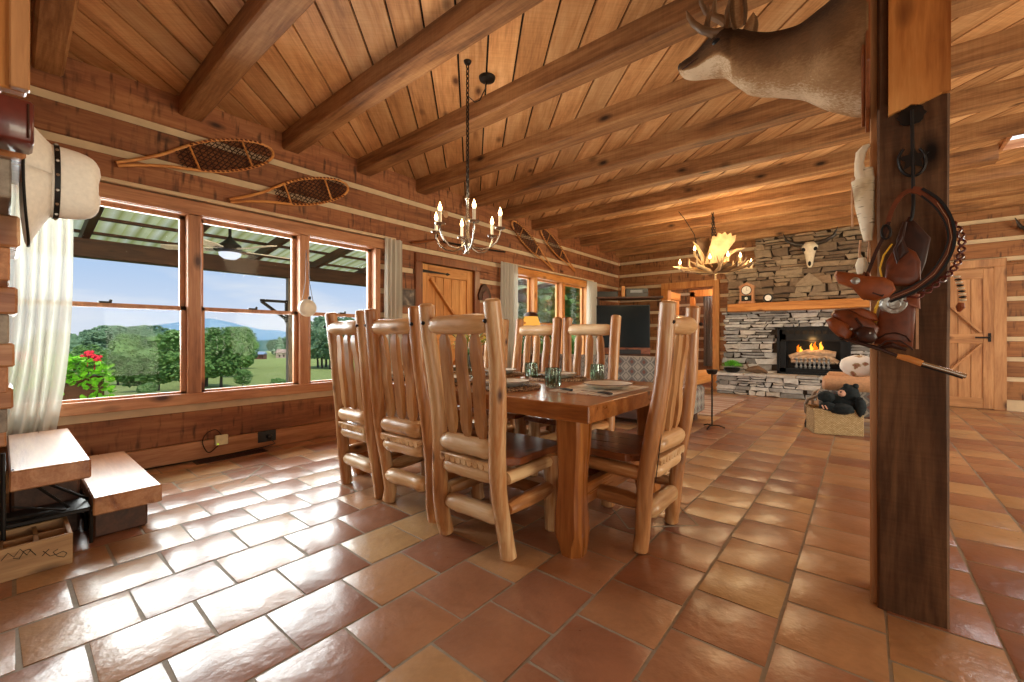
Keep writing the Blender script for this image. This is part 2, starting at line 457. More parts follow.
# ------------------------------------------------------------------ ceiling
mb = MB()
mb.mi = 0
d = Vector((-.7071, .7071, 0)); n_ = Vector((.7071, .7071, 0))
w = .2
for k in range(-20, 56):
    c0 = n_ * (k * w) ; 
    ang = math.atan2(d.y, d.x)
    m = Matrix.Translation(c0 + Vector((0, 0, ZC))) @ Matrix.Rotation(ang, 4, 'Z')
    mb.box(-9, 12, -w / 2 + .007, w / 2 - .007, 0, .022, m)
b = mb.b
for co, no in (((XW - .05, 0, 0), (-1, 0, 0)), ((XR, 0, 0), (1, 0, 0)), ((0, YB + .05, 0), (0, 1, 0)), ((0, YF, 0), (0, -1, 0))):
    bmesh.ops.bisect_plane(b, geom=b.verts[:] + b.edges[:] + b.faces[:], plane_co=co, plane_no=no, clear_outer=True)
SK = (1.05, 2.1, 5.74, 6.52)
for co, no in (((SK[0], 0, 0), (-1, 0, 0)), ((SK[1], 0, 0), (1, 0, 0)), ((0, SK[2], 0), (0, -1, 0)), ((0, SK[3], 0), (0, 1, 0))):
    bmesh.ops.bisect_plane(b, geom=b.verts[:] + b.edges[:] + b.faces[:], plane_co=co, plane_no=no)
kill = [f for f in b.faces if SK[0] < f.calc_center_median().x < SK[1] and SK[2] < f.calc_center_median().y < SK[3]]
bmesh.ops.delete(b, geom=kill, context='FACES')
mb.mi = 1
for x0, x1, y0, y1 in ((XW - .2, SK[0], YF, YB + .2), (SK[1], XR, YF, YB + .2), (SK[0], SK[1], YF, SK[2]), (SK[0], SK[1], SK[3], YB + .2)):
    mb.box(x0, x1, y0, y1, ZC + .023, ZC + .06)
struct('ceiling', mb, [M['planks'], M['dark']])

# beams
for i in range(-2, 12):
    y = .12 + .776 * i
    if i == 11: y = 8.62
    w_ = random.uniform(.145, .165)
    mb = MB()
    x0 = XW; n = 16; x1_ = SK[0] - .02 if i == 8 else XR
    rings = []
    for j in range(n + 1):
        x = x0 + (x1_ - x0) * j / n
        dy = .012 * noise.noise(Vector((x * .8, i * 3.3, 0))); dz = .01 * noise.noise(Vector((x * .9, i * 5.1, 4)))
        b_ = .012 + .01 * abs(noise.noise(Vector((x * 2, i, 9))))
        y0, y1, z0, z1 = y + dy, y + w_ + dy, ZB + dz, ZC + .0
        rings.append([(x, y0, z1), (x, y0, z0 + b_), (x, y0 + b_, z0), (x, y1 - b_, z0), (x, y1, z0 + b_), (x, y1, z1)])
    mb.loft(rings)
    o = struct('ceiling_beam', mb, W('beam', 'X'), smooth=True, angle=30)
    o['group'] = 'rough ceiling beams'

# skylight
mb = MB()
for a in ((SK[0], SK[0] + .03, SK[2], SK[3]), (SK[1] - .03, SK[1], SK[2], SK[3]), (SK[0], SK[1], SK[2], SK[2] + .02), (SK[0], SK[1], SK[3] - .02, SK[3])):
    mb.box(a[0], a[1], a[2], a[3], ZC - .02, ZC + .09)
fr = struct('window_3', mb, W('trim', 'X'))
mb = MB().box(SK[0], SK[1], SK[2], SK[3], ZC + .07, ZC + .08)
t = NT('skylight_diffuser'); tl = t.n('ShaderNodeBsdfTranslucent'); tl.inputs[0].default_value = (.95, .97, 1, 1); t.l(tl.outputs[0], t.out.inputs[0])
M['diffuser'] = t.m
obj('pane', mb, emit('skylight_pane', (244, 250, 255), 1.6), fr, smooth=False)

# ------------------------------------------------------------------ log walls
def rects_minus(a0, a1, z0, z1, holes):
    """intervals of [a0,a1] left free by the holes that overlap z0..z1"""
    iv = [(a0, a1)]
    for (h0, h1, hz0, hz1) in holes:
        if hz1 <= z0 + .01 or hz0 >= z1 - .01: continue
        nv = []
        for (s0, s1) in iv:
            if h1 <= s0 or h0 >= s1: nv.append((s0, s1)); continue
            if h0 > s0: nv.append((s0, h0))
            if h1 < s1: nv.append((h1, s1))
        iv = nv
    return iv
CH = [.43 + .275 * k for k in range(9)]
def logwall(name, axis, pos, outward, a0, a1, holes, mat, base=.15):
    """axis 'Y': wall plane X=pos running in Y; outward = sign away from the room"""
    mb = MB()
    edges = [base] + CH + [ZC + .03]
    def bx(s0, s1, d0, d1, z0, z1, bev=0):
        if axis == 'Y': mb.box(pos + outward * d0, pos + outward * d1, s0, s1, z0, z1, None, bev)
        else: mb.box(s0, s1, pos + outward * d0, pos + outward * d1, z0, z1, None, bev)
    mb.mi = 1
    zs = sorted({0, ZC + .03} | {h for hl in holes for h in hl[2:]})
    for z0, z1 in zip(zs, zs[1:]):
        for s0, s1 in rects_minus(a0, a1, z0, z1, holes): bx(s0, s1, .022, .16, z0, z1)
    mb.mi = 0
    for z0, z1 in zip(edges, edges[1:]):
        lo = z0 + (.031 if z0 > base else 0); hi = z1 - (.031 if z1 < ZC else 0)
        cuts = sorted({lo, hi} | {max(lo, min(hi, h)) for hl in holes for h in hl[2:]})
        for c0, c1 in zip(cuts, cuts[1:]):
            if c1 - c0 < .012: continue
            for s0, s1 in rects_minus(a0, a1, c0, c1, holes): bx(s0, s1, random.uniform(-.006, .004), .03, c0, c1, .006)
    return struct(name, mb, [mat, M['chink']], smooth=False)
H1 = (-.06, 2.72, .47, 2.06); HD = (3.3, 4.23, -.01, 1.93); H2 = (4.98, 7.4, .47, 2.06)
logwall('wall_left', 'Y', XW, -1, YF, YB, [H1, HD, H2], M['hewn_y'])
HDW = (-3.18, -2.2, -.01, 2.03); HRD = (.2, 1.44, -.01, 2.03)
HRD = (.52, 1.42, -.01, 2.0)
logwall('wall_right', 'Y', XR, 1, YF, YB, [(-.8, 3.4, .47, 2.2), (4.2, 8.2, .47, 2.2)], M['hewn_y'])
logwall('wall_front', 'X', YF + .1, -1, XW, XR, [], M['hewn_x'])
logwall('wall_back', 'X', YB, 1, XW, XR, [HDW, HRD], M['hewn_x'])
# smooth boards on the left wall
def sboard(name, x0, x1, y0, y1, z0, z1, mat, bev=.004):
    return struct(name, MB().box(x0, x1, y0, y1, z0, z1, None, bev), mat)
sboard('baseboard_left', XW, XW + .025, .26, 3.2, 0, .15, W('trim', 'Y'))
sboard('baseboard_left', XW, XW + .025, 4.33, YB, 0, .15, W('trim', 'Y'))
sboard('baseboard_back', -1.9, .4, YB - .02, YB, 0, .15, W('door', 'X'))
sboard('trim_1', XW - .002, XW + .03, -.08, 3.2, .462, .55, W('trim', 'Y'))
sboard('trim_2', XW - .002, XW + .045, .0, 2.84, 1.995, 2.10, W('trim', 'Y'))
sboard('trim_3', XW - .002, XW + .065, -.05, 2.9, 2.112, 2.14, M['chink'])
sboard('trim_4', XW - .002, XW + .045, 4.9, 7.5, 1.995, 2.10, W('orange', 'Y'))
sboard('trim_5', XW - .002, XW + .03, 4.9, 7.5, .462, .55, W('trim', 'Y'))
sboard('trim_6', XW - .002, XW + .06, 4.85, 7.55, 2.112, 2.135, M['chink'])

# window groups
def sash_window(name, y0, y1, z0, z1, mulls, mat, rail=True):
    mb = MB(); x0, x1 = XW - .14, XW + .02
    mb.box(x0, x1, y0, y1, z0, z0 + .03); mb.box(x0, x1, y0, y1, z1 - .05, z1)
    mb.box(x0, x1, y0, y0 + .06, z0, z1); mb.box(x0, x1, y1 - .06, y1, z0, z1)
    for m in mulls: mb.box(x0, x1, m - .045, m + .045, z0, z1, None, .006)
    w = struct(name, mb, mat, smooth=False)
    ys = [y0 + .06] + [v for m in mulls for v in (m - .045, m + .045)] + [y1 - .06]
    for i in range(0, len(ys), 2):
        a, b = ys[i], ys[i + 1]; f = MB(); t_ = .035
        zm = 1.235
        for (zz0, zz1, xx) in ((z0 + .03, zm + .015, XW - .07), (zm - .015, z1 - .05, XW - .11)):
            f.box(xx, xx + .035, a, b, zz0, zz0 + t_); f.box(xx, xx + .035, a, b, zz1 - t_ * .8, zz1)
            f.box(xx, xx + .035, a, a + t_, zz0, zz1); f.box(xx, xx + .035, b - t_, b, zz0, zz1)
        fo = obj('sash', f, mat, w, smooth=False)
        obj('glass_pane', MB().box(XW - .055, XW - .053, a + .01, b - .01, z0 + .04, zm), M['pane'], fo, smooth=False)
        obj('glass_pane', MB().box(XW - .095, XW - .093, a + .01, b - .01, zm, z1 - .06), M['pane'], fo, smooth=False)
        lk = MB(); cy = (a + b) / 2
        lk.box(XW - .05, XW - .02, cy - .035, cy + .035, zm + .016, zm + .028); lk.ball((XW - .03, cy + .03, zm + .034), .012, 1)
        obj('sash_lock', lk, M['iron'], w, smooth=False)
    return w
sash_window('window_1', H1[0], H1[1], .5, 2.04, [1.005, 1.885], W('trim', 'Z'))
sash_window('window_2', H2[0], H2[1], .5, 2.04, [5.66, 6.5], W('orange', 'Z'))

# ------------------------------------------------------------------ doors
def door_left():
    root = struct('door_1', MB().box(XW - .09, XW - .05, 3.3, 4.23, .0, 1.95), W('door', 'Z'))
    x = XW - .05
    for i in range(5):
        a = 3.42 + i * .14
        obj('panel_board', MB().box(x, x + .012, a + .003, a + .137, .12, 1.78, None, .003), W('orange', 'Z'), root, smooth=False)
    for (a, b, c, d_) in ((3.31, 3.43, .01, 1.92), (4.11, 4.22, .01, 1.92)):
        obj('stile', MB().box(x, x + .03, a, b, c, d_, None, .004), W('orange', 'Z'), root, smooth=False)
    for (c, d_) in ((1.78, 1.92), (.9, 1.03), (.01, .15)):
        obj('rail', MB().box(x, x + .03, 3.43, 4.11, c, d_, None, .004), W('orange', 'Y'), root, smooth=False)
    mb = MB().bar((x + .02, 3.46, 1.74), (x + .02, 4.08, 1.05), .03, .09, up=(1, 0, 0)); obj('brace', mb, W('orange', 'Y'), root, smooth=False)
    mb = MB().bar((x + .02, 3.46, .2), (x + .02, 4.08, .88), .03, .09, up=(1, 0, 0)); obj('brace', mb, W('orange', 'Y'), root, smooth=False)
    for z in (1.83, .2):
        mb = MB().prism([(0, -.02), (.42, -.008), (.45, -.02), (.5, 0), (.45, .02), (.42, .008), (0, .02)], .008, Matrix.Translation((x + .03, 3.3, z)) @ Matrix(((0, 0, 1), (1, 0, 0), (0, 1, 0))).to_4x4())
        mb.box(x + .02, x + .045, 3.26, 3.3, z - .04, z + .04)
        obj('strap_hinge', mb, M['iron'], root, smooth=False)
    mb = MB().tube([(x + .03, 4.16, 1.0), (x + .07, 4.16, 1.0), (x + .07, 4.08, 1.0)], .01, 8); obj('door_handle', mb, M['iron'], root)
    mb = MB(); mb.box(XW - .12, XW + .03, 3.2, 3.31, 0, 1.93, None, .005); mb.box(XW - .12, XW + .03, 4.22, 4.32, 0, 1.93, None, .005); mb.box(XW - .12, XW + .032, 3.2, 4.32, 1.93, 2.035, None, .005)
    struct('trim_7', mb, W('seat', 'Z'))
door_left()
def door_right():
    y = YB - .01
    root = struct('door_2', MB().box(.54, 1.4, y, y + .04, .0, 2.0), W('door', 'Z'))
    for i in range(5):
        a = .66 + i * .126
        obj('panel_board', MB().box(a + .003, a + .123, y - .01, y, .1, 1.86, None, .003), W('door', 'Z'), root, smooth=False)
    for (a, b) in ((.56, .66), (1.28, 1.38)): obj('stile', MB().box(a, b, y - .03, y, .01, 1.96, None, .004), W('door', 'Z'), root, smooth=False)
    for (c, d_) in ((1.83, 1.96), (.92, 1.05), (.01, .15)): obj('rail', MB().box(.66, 1.28, y - .03, y, c, d_, None, .004), W('door', 'X'), root, smooth=False)
    mb = MB().bar((.68, y - .018, 1.8), (1.26, y - .018, 1.07), .025, .1, up=(0, 1, 0)); obj('brace', mb, W('door', 'X'), root, smooth=False)
    mb = MB().bar((.68, y - .018, .18), (1.26, y - .018, .9), .025, .1, up=(0, 1, 0)); obj('brace', mb, W('door', 'X'), root, smooth=False)
    mb = MB().tube([(1.34, y - .03, 1.0), (1.34, y - .06, 1.0), (1.2, y - .06, 1.0)], .012, 8); mb.box(1.325, 1.355, y - .036, y - .03, .94, 1.06); obj('door_handle', mb, M['iron'], root)
    mb = MB(); mb.box(.44, .56, y - .03, y + .1, 0, 1.98, None, .005); mb.box(1.38, 1.5, y - .03, y + .1, 0, 1.98, None, .005); mb.box(.44, 1.5, y - .032, y + .1, 1.98, 2.09, None, .005)
    struct('trim_8', mb, W('door', 'Z'))
door_right()
# doorway with the small room behind it
mb = MB(); y = YB
mb.box(-3.25, -3.11, y - .03, y + .17, 0, 1.99, None, .005); mb.box(-2.25, -2.13, y - .03, y + .17, 0, 1.99, None, .005); mb.box(-3.25, -2.13, y - .032, y + .17, 1.99, 2.12, None, .005)
struct('trim_9', mb, W('orange', 'Z'))
logwall('wall_hall_back', 'X', 10.9, 1, -4.6, -1.0, [], M['hewn_x'])
sboard('wall_hall_right', -1.75, -1.7, 9.0, 10.9, 0, ZC, W('door', 'Z'))
sboard('wall_hall_left', -4.7, -4.6, 9.0, 10.9, 0, ZC, W('orange', 'Z'))
sboard('ceiling_hall', -4.7, -1.0, 9.0, 11, 2.5, 2.56, W('orange', 'X'))
sboard('floor_hall', -4.7, -1.0, 9.0, 11, -.1, -.002, M['tile'])
# open inner door
root = struct('door_3', MB().box(-3.24, -3.2, 8.98, 9.75, .01, 1.98), W('orange', 'Z'))
for i in range(5):
    obj('panel_board', MB().box(-3.2, -3.19, 9.05 + i * .13, 9.175 + i * .13, .12, 1.86, None, .003), W('orange', 'Z'), root, smooth=False)
obj('rail', MB().box(-3.2, -3.17, 8.98, 9.75, 1.82, 1.98, None, .003), W('orange', 'Y'), root, smooth=False)
obj('rail', MB().box(-3.2, -3.17, 8.98, 9.75, .92, 1.05, None, .003), W('orange', 'Y'), root, smooth=False)
mb = MB(); mb.box(-2.97, -2.87, 9.75, 9.85, 0, 2.0); mb.box(-2.97, -1.7, 9.75, 9.86, 1.9, 2.04)
struct('trim_10', mb, W('orange', 'Z'))
# drape in the doorway, and a coat
def drape(name, pts_top, z0, z1, amp, waves, mat, label, cat, normal, flare=0, n=60, swirl=0, group=None, rod=True):
    a = Vector(pts_top[0]).to_3d(); b = Vector(pts_top[1]).to_3d(); nn = Vector(normal); P = []
    rows = 26
    for r in range(rows + 1):
        t_ = r / rows; z = z1 + (z0 - z1) * t_; row = []
        for i in range(n + 1):
            s_ = i / n
            s2 = s_ + (.5 - s_) * (-flare * t_)
            p_ = a.lerp(b, s2); 
            am = amp * (1 + .5 * t_)
            p_ = p_ + nn * (am * math.sin(2 * PI * waves * s_ + 1.5 * noise.noise(Vector((s_ * 3, t_ * 1.2, amp * 90)))) + abs(swirl) * t_ ** 4 * .06)
            p_ = p_ + (b - a).normalized() * (.02 * noise.noise(Vector((s_ * 4, t_ * 2, 5))) + swirl * t_ ** 3 * .1)
            row.append((p_.x, p_.y, z))
        P.append(row)
    o = obj(name, MB().grid(P), mat, smooth=True, angle=180)
    return tag(o, label, cat, group)
drape('drape', ((-2.84, 10.3), (-2.65, 10.3)), .35, 2.0, .03, 3, M['greycurtain'], 'grey drape hanging inside the orange-framed doorway', 'curtain', (0, 1, 0))
drape('long_coat', ((-3.2, 10.6), (-3.05, 10.6)), .7, 1.7, .03, 2, M['maroon'], 'dark red garment hanging on the log wall beyond the doorway', 'coat', (0, 1, 0))
# curtains of the windows
drape('sheer_curtain', ((XW + .09, .0), (XW + .09, .31)), .38, 2.1, .028, 6, M['sheer'], 'long white sheer curtain left of the big window, gathered behind the stairs', 'curtain', (1, 0, 0), flare=.1, swirl=-1.0)
drape('sheer_curtain', ((XW + .08, 2.74), (XW + .08, 2.97)), .42, 2.12, .022, 4, M['sheer'], 'narrow white curtain between the big window and the framed picture', 'curtain', (1, 0, 0))
drape('sheer_curtain', ((XW + .08, 4.7), (XW + .08, 5.1)), .42, 2.12, .025, 6, M['sheer'], 'white curtain right of the plank door with iron strap hinge', 'curtain', (1, 0, 0))
drape('sheer_curtain', ((XW + .08, 7.22), (XW + .08, 7.62)), .42, 2.1, .025, 5, M['sheer'], 'white curtain beside the television in the far corner', 'curtain', (1, 0, 0))

# ------------------------------------------------------------------ fireplace
def stones(mb, x0, x1, z0, z1, yf, holes=(), hmin=.035, hmax=.095, wmin=.08, wmax=.32, depth=.1, rs=1, axis='Y'):
    rnd = random.Random(rs)
    z = z0
    while z < z1 - .012:
        h = min(rnd.uniform(hmin, hmax), z1 - z)
        if z1 - z - h < .03: h = z1 - z
        x = x0 + rnd.uniform(-.04, .03)
        while x < x1:
            w = rnd.uniform(wmin, wmax) * (1.1 if h > .07 else .8)
            w = min(w, x1 - x + rnd.uniform(0, .02))
            if w < .03: break
            split = h > .075 and rnd.random() < .35
            parts = [(z, h * .5), (z + h * .5, h * .5)] if split else [(z, h)]
            for (zz, hh) in parts:
                xa, xb = x + .006, x + w - .006; za, zb = zz + .005, zz + hh - .005
                cx, cz = (xa + xb) / 2, (za + zb) / 2
                if any(a < cx < b and c < cz < d_ for a, b, c, d_ in holes): continue
                yy = yf - rnd.uniform(0, .035)
                j = lambda k: rnd.uniform(-k, k)
                jw, jh = min(.03, w * .14), hh * .26
                o = [(xa + j(jw), za + j(jh) * .5), (cx + j(.02), za + j(jh) * .6), (xb + j(jw), za + j(jh) * .5), (xb + j(jw), zb + j(jh) * .5), (cx + j(.02), zb + j(jh) * .6), (xa + j(jw), zb + j(jh) * .5)]
                def P(a, b, c): return (a, c, b) if axis == 'Y' else (c, a, b)
                r0 = [mb.b.verts.new(P(a, b, yf + depth)) for a, b in o]
                r1 = [mb.b.verts.new(P(a, b, yy + .008)) for a, b in o]
                r2 = [mb.b.verts.new(P(a + (cx - a) * .12, b + (cz - b) * .2, yy + j(.006))) for a, b in o]
                n = 6
                for A, B in ((r0, r1), (r1, r2)):
                    for q in range(n): mb.b.faces.new((A[q], A[(q + 1) % n], B[(q + 1) % n], B[q])).material_index = mb.mi
                mb.b.faces.new(r2).material_index = mb.mi
            x += w
        z += h
YS = 8.62
fp = thing('fireplace', 'stacked fieldstone fireplace and raised hearth with a black gas firebox', 'fireplace', (-.8, YS, 0))
mb = MB()
FBX = (-1.16, -.16, .4, 1.17)
mb.mi = 0
stones(mb, -2.0, .38, .36, 1.47, YS, [FBX], rs=3, hmin=.04, hmax=.12, wmin=.1, wmax=.36)
mb.mi = 2
stones(mb, -1.96, .38, 1.47, 2.25, YS, rs=5, hmin=.05, hmax=.14, wmin=.12, wmax=.4)
stones(mb, -1.5, .38, 2.25, 2.76, YS, rs=9, hmin=.05, hmax=.14, wmin=.12, wmax=.4)
mb.mi = 1
mb.box(-1.98, FBX[0], YS + .03, YB, .0, 1.47); mb.box(FBX[1], .36, YS + .03, YB, 0, 1.47); mb.box(FBX[0], FBX[1], YS + .03, YB, 1.17, 1.47); mb.box(FBX[0], FBX[1], YS + .03, YB, 0, .4)
mb.box(-1.93, .36, YS + .03, YB, 1.47, 2.24); mb.box(-1.47, .36, YS + .03, YB, 2.24, 2.76)
M['mortar'] = plain('dark_mortar', (58, 48, 40), .95, scale=40)
obj('chimney_breast', mb, [M['stone'], M['mortar'], M['stone_warm']], fp, smooth=False)
mb = MB(); stones(mb, -2.04, .38, .0, .33, 8.27, rs=12, hmin=.05, hmax=.12)
stones(mb, 8.29, YS, .0, .33, -2.04, rs=13, axis='X', depth=.1)
mb.mi = 1; mb.box(-2.01, .36, 8.30, YS + .05, 0, .33)
mb.mi = 0
x = -2.08
while x < .36:
    w = random.uniform(.25, .5); mb.box(x, min(x + w - .008, .38), 8.22, YS + .02, .33, .375, None, .006, .005); x += w
obj('hearth', mb, [M['stone'], M['mortar']], fp, smooth=False)
# arched keystone feature above the mantel
mb = MB()
q = [(-.9, 1.86), (-.5, 1.86), (-.54, 1.92), (-.7, 2.08), (-.86, 1.92)]
mb.prism([(a, b) for a, b in q], .05, Matrix.Translation((0, YS - .02, 0)) @ Matrix(((1, 0, 0), (0, 0, -1), (0, 1, 0))).to_4x4())
obj('keystone', mb, M['stone_warm'], fp, smooth=False)
# firebox
mb = MB(); f0, f1, g0, g1 = -1.15, -.17, .38, 1.165
yb = YS - .035
mb.box(f0, f1, YS + .1, YS + .17, g0, g1); 
mb.box(f0, f0 + .12, yb, YS + .12, g0, g1); mb.box(f1 - .12, f1, yb, YS + .12, g0, g1); mb.box(f0, f1, yb, YS + .12, g0, g0 + .1); mb.box(f0, f1, yb, YS + .12, .93, g1)
mb.box(f0 - .01, f0 + .03, yb - .02, yb, g0, g1); mb.box(f1 - .03, f1 + .01, yb - .02, yb, g0, g1); mb.box(f0, f1, yb - .02, yb, g1 - .03, g1); mb.box(f0, f1, yb - .02, yb, g0, g0 + .03)
fb = obj('firebox', mb, M['blackmetal'], fp, smooth=False)
mb = MB()
for i in range(9):
    a = f0 + .07 + i * .094; mb.box(a, a + .07, yb - .012, yb + .001, 1.06, 1.12)
for i in range(1): mb.box(f0 + .05, f1 - .05, yb - .02, yb, .94, .96)
obj('louvre', mb, M['dark'], fb, smooth=False)
for i, (cx, cz, L, a) in enumerate(((-.72, .66, .46, .06), (-.55, .74, .4, -.1), (-.82, .72, .34, .35), (-.45, .66, .3, -.5), (-.66, .6, .6, 0))):
    r_ = random.uniform(.035, .05); dx = math.cos(a) * L / 2; dz = math.sin(a) * L / 2
    mb = MB().tube([(cx - dx, YS + .03, cz - dz), (cx, YS + .02, cz + .01), (cx + dx, YS + .03, cz + dz)], [r_, r_ * 1.1, r_ * .9], 9, wob=.4, seed=i)
    obj('ceramic_log', mb, M['ashlog'], fb)
for i in range(8):
    a = -.88 + i * .062
    mb = MB().lathe([(.012, 0), (.026, .03), (.012, .06), (.028, .1), (.012, .13), (.026, .16), (.0, .19)], 10, at=(a, yb + .02, .48))
    obj('grate_finial', mb, M['greyiron'], fb)
for i, (cx, cz, h, mm) in enumerate(((-.86, .76, .12, 'fire_o'), (-.83, .75, .1, 'fire_y'), (-.68, .76, .15, 'fire_y'), (-.63, .77, .16, 'fire_o'), (-.55, .78, .16, 'fire_y'), (-.6, .74, .1, 'fire_o'))):
    mb = MB().tube([(cx, YS + .01, cz), (cx + .012, YS + .01, cz + h * .35), (cx - .005, YS + .01, cz + h * .7), (cx + .012, YS + .01, cz + h)], [.022, .028, .014, .002], 8)
    obj('flame', mb, M[mm], fb)
mb = MB().box(-1.9, .38, 8.36, YS, 1.46, 1.605, None, .012, .004)
tag(obj('mantel_shelf', mb, W('orange', 'X'), bevel=.004), 'thick orange-brown timber mantel across the stone fireplace', 'mantel')
# mantel clock
a = onY(8.5, 739, 302); b_ = onY(8.5, 760, 302); X0, X1 = -1.72, -1.48
ck = thing('mantel_clock', 'wooden mantel clock with a peaked top on the left of the mantel', 'clock', (-1.6, 8.48, 1.605))
mb = MB().prism([(-.125, 0), (.125, 0), (.125, .03), (.11, .05), (.11, .27), (.13, .30), (.06, .34), (0, .37), (-.06, .34), (-.13, .30), (-.11, .27), (-.11, .05), (-.125, .03)], .12, Matrix.Translation((-1.6, 8.54, 1.605)) @ Matrix(((1, 0, 0), (0, 0, -1), (0, 1, 0))).to_4x4())
obj('case', mb, W('trim', 'Z'), ck, smooth=False)
R90 = Matrix.Rotation(PI / 2, 4, 'X')
mb = MB().lathe([(.0, 0), (.072, 0), (.072, .012), (.0, .012)], 28, at=(-1.6, 8.418, 1.835), M_=R90); obj('dial', mb, M['cream'], ck, smooth=False)
mb = MB().lathe([(.072, 0), (.082, 0), (.082, .016), (.072, .016), (.072, 0)], 28, cap=False, at=(-1.6, 8.418, 1.835), M_=R90); obj('bezel', mb, M['iron'], ck, smooth=False)
mb = MB(); mb.box(-1.602, -1.598, 8.402, 8.404, 1.835, 1.885); mb.box(-1.6, -1.565, 8.402, 8.404, 1.833, 1.837); obj('clock_hands', mb, M['iron'], ck, smooth=False)
mb = MB(); mb.box(-1.68, -1.52, 8.412, 8.42, 1.645, 1.745); obj('glass_door', mb, M['dark_glass'], ck, smooth=False)
mb = MB().lathe([(.0, 0), (.025, 0), (.025, .008), (0, .008)], 16, at=(-1.6, 8.411, 1.69), M_=R90); obj('pendulum', mb, M['silver'], ck, smooth=False)
# small round clock
p_ = onY(8.46, 768, 297)
sc_ = thing('desk_clock', 'small dark round clock with a white face beside the wooden mantel clock', 'clock', (p_.x, 8.47, 1.605))
mb = MB().lathe([(.0, 0), (.07, 0), (.075, .02), (.075, .04), (0, .04)], 24, at=(p_.x, 8.5, 1.685), M_=R90); mb.box(p_.x - .05, p_.x + .05, 8.46, 8.5, 1.605, 1.63); obj('case', mb, M['black_plastic'], sc_, angle=30)
mb = MB().lathe([(.0, 0), (.05, 0), (0, .003)], 24, at=(p_.x, 8.459, 1.685), M_=R90); obj('dial', mb, M['white'], sc_, smooth=False)
# cow skull
sk = thing('cow_skull', 'bleached cow skull with dark horns mounted on the chimney stone', 'skull', (-.68, YS - .02, 2.35))
cx, cy = -.69, YS - .07
def skull(cx, cy, zt, L, w, parent):
    rings = []
    prof = [(0, .32, .05), (.06, .5, .1), (.16, .56, .13), (.27, .55, .13), (.36, .42, .12), (.5, .34, .11), (.7, .27, .09), (.88, .22, .07), (1, .1, .04)]
    for t_, ww, dd in prof:
        rings.append([(cx + ww * w * math.cos(k * 2 * PI / 14), cy - (math.sin(k * 2 * PI / 14)) * dd * .6, zt - t_ * L) for k in range(14)])
    obj('cranium', MB().loft(rings), M['bone'], parent)
    for s_ in (-1, 1):
        obj('eye_socket', MB().ball((cx + s_ * .4 * w, cy - .055, zt - .3 * L), .03, 2, (1, .5, 1.1)), M['dark'], parent)
        mb = MB().tube([(cx + s_ * .35 * w, cy, zt - .08 * L), (cx + s_ * (.5 * w + .1), cy - .02, zt - .03 * L), (cx + s_ * (.5 * w + .22), cy - .03, zt + .06), (cx + s_ * (.5 * w + .27), cy - .03, zt + .19)], [.038, .035, .024, .004], 10)
        obj('horn', mb, M['horn'], parent)
    obj('nasal_slot', MB().ball((cx, cy - .045, zt - .86 * L), .022, 2, (1, .5, 2)), M['dark'], parent)
skull(cx, cy, 2.58, .42, .2, sk)
# hearth objects
p_ = onY(8.4, 732, 370)
pl = thing('potted_plant', 'bright green leafy plant in a dark bowl on the stone hearth', 'plant', (p_.x, 8.4, .375))
obj('bowl', MB().lathe([(.07, 0), (.12, .03), (.135, .08), (.12, .08), (.1, .04), (0, .035)], 20, at=(p_.x, 8.4, .375)), M['iron'], pl)
mb = MB(); rr = random.Random(4)
for i in range(260):
    a = rr.uniform(0, 2 * PI); r_ = rr.uniform(0, .145); z = .44 + .12 * math.sqrt(max(0, 1 - (r_ / .16) ** 2)) * rr.uniform(.5, 1.1)
    m = Matrix.Translation((p_.x + r_ * math.cos(a), 8.4 + r_ * math.sin(a), z)) @ Matrix.Rotation(a, 4, 'Z') @ Matrix.Rotation(rr.uniform(-.9, .3), 4, 'Y')
    mb.prism([(0, 0), (.02, -.016), (.05, 0), (.02, .016)], .002, m)
obj('foliage', mb, M['leafgreen'], pl, smooth=False)
p_ = onY(8.42, 756, 368)
mb = MB().tube([(p_.x - .17, 8.42, .42), (p_.x - .08, 8.41, .44), (p_.x + .02, 8.42, .46), (p_.x + .12, 8.43, .42), (p_.x + .17, 8.44, .39)], [.012, .045, .06, .035, .02], 10, wob=.5, seed=3)
mb.ball((p_.x + .02, 8.42, .405), .05, 2, (1.6, .8, .6)); mb.tube([(p_.x - .1, 8.42, .44), (p_.x - .14, 8.40, .52), (p_.x - .11, 8.4, .58)], [.02, .012, .005], 8)
tag(obj('driftwood', mb, M['clay']), 'weathered brown driftwood figure on the hearth beside the plant', 'ornament')

# skull at right end of the back wall (only one horn tip enters the picture)
p_ = onY(YB - .1, 1012, 225)
sk2 = thing('cow_skull', 'horned skull at the right edge above the plank door, mostly out of frame', 'skull', (1.86, YB - .02, 2.3))
skull(1.95, YB - .07, 2.42, .45, .24, sk2)

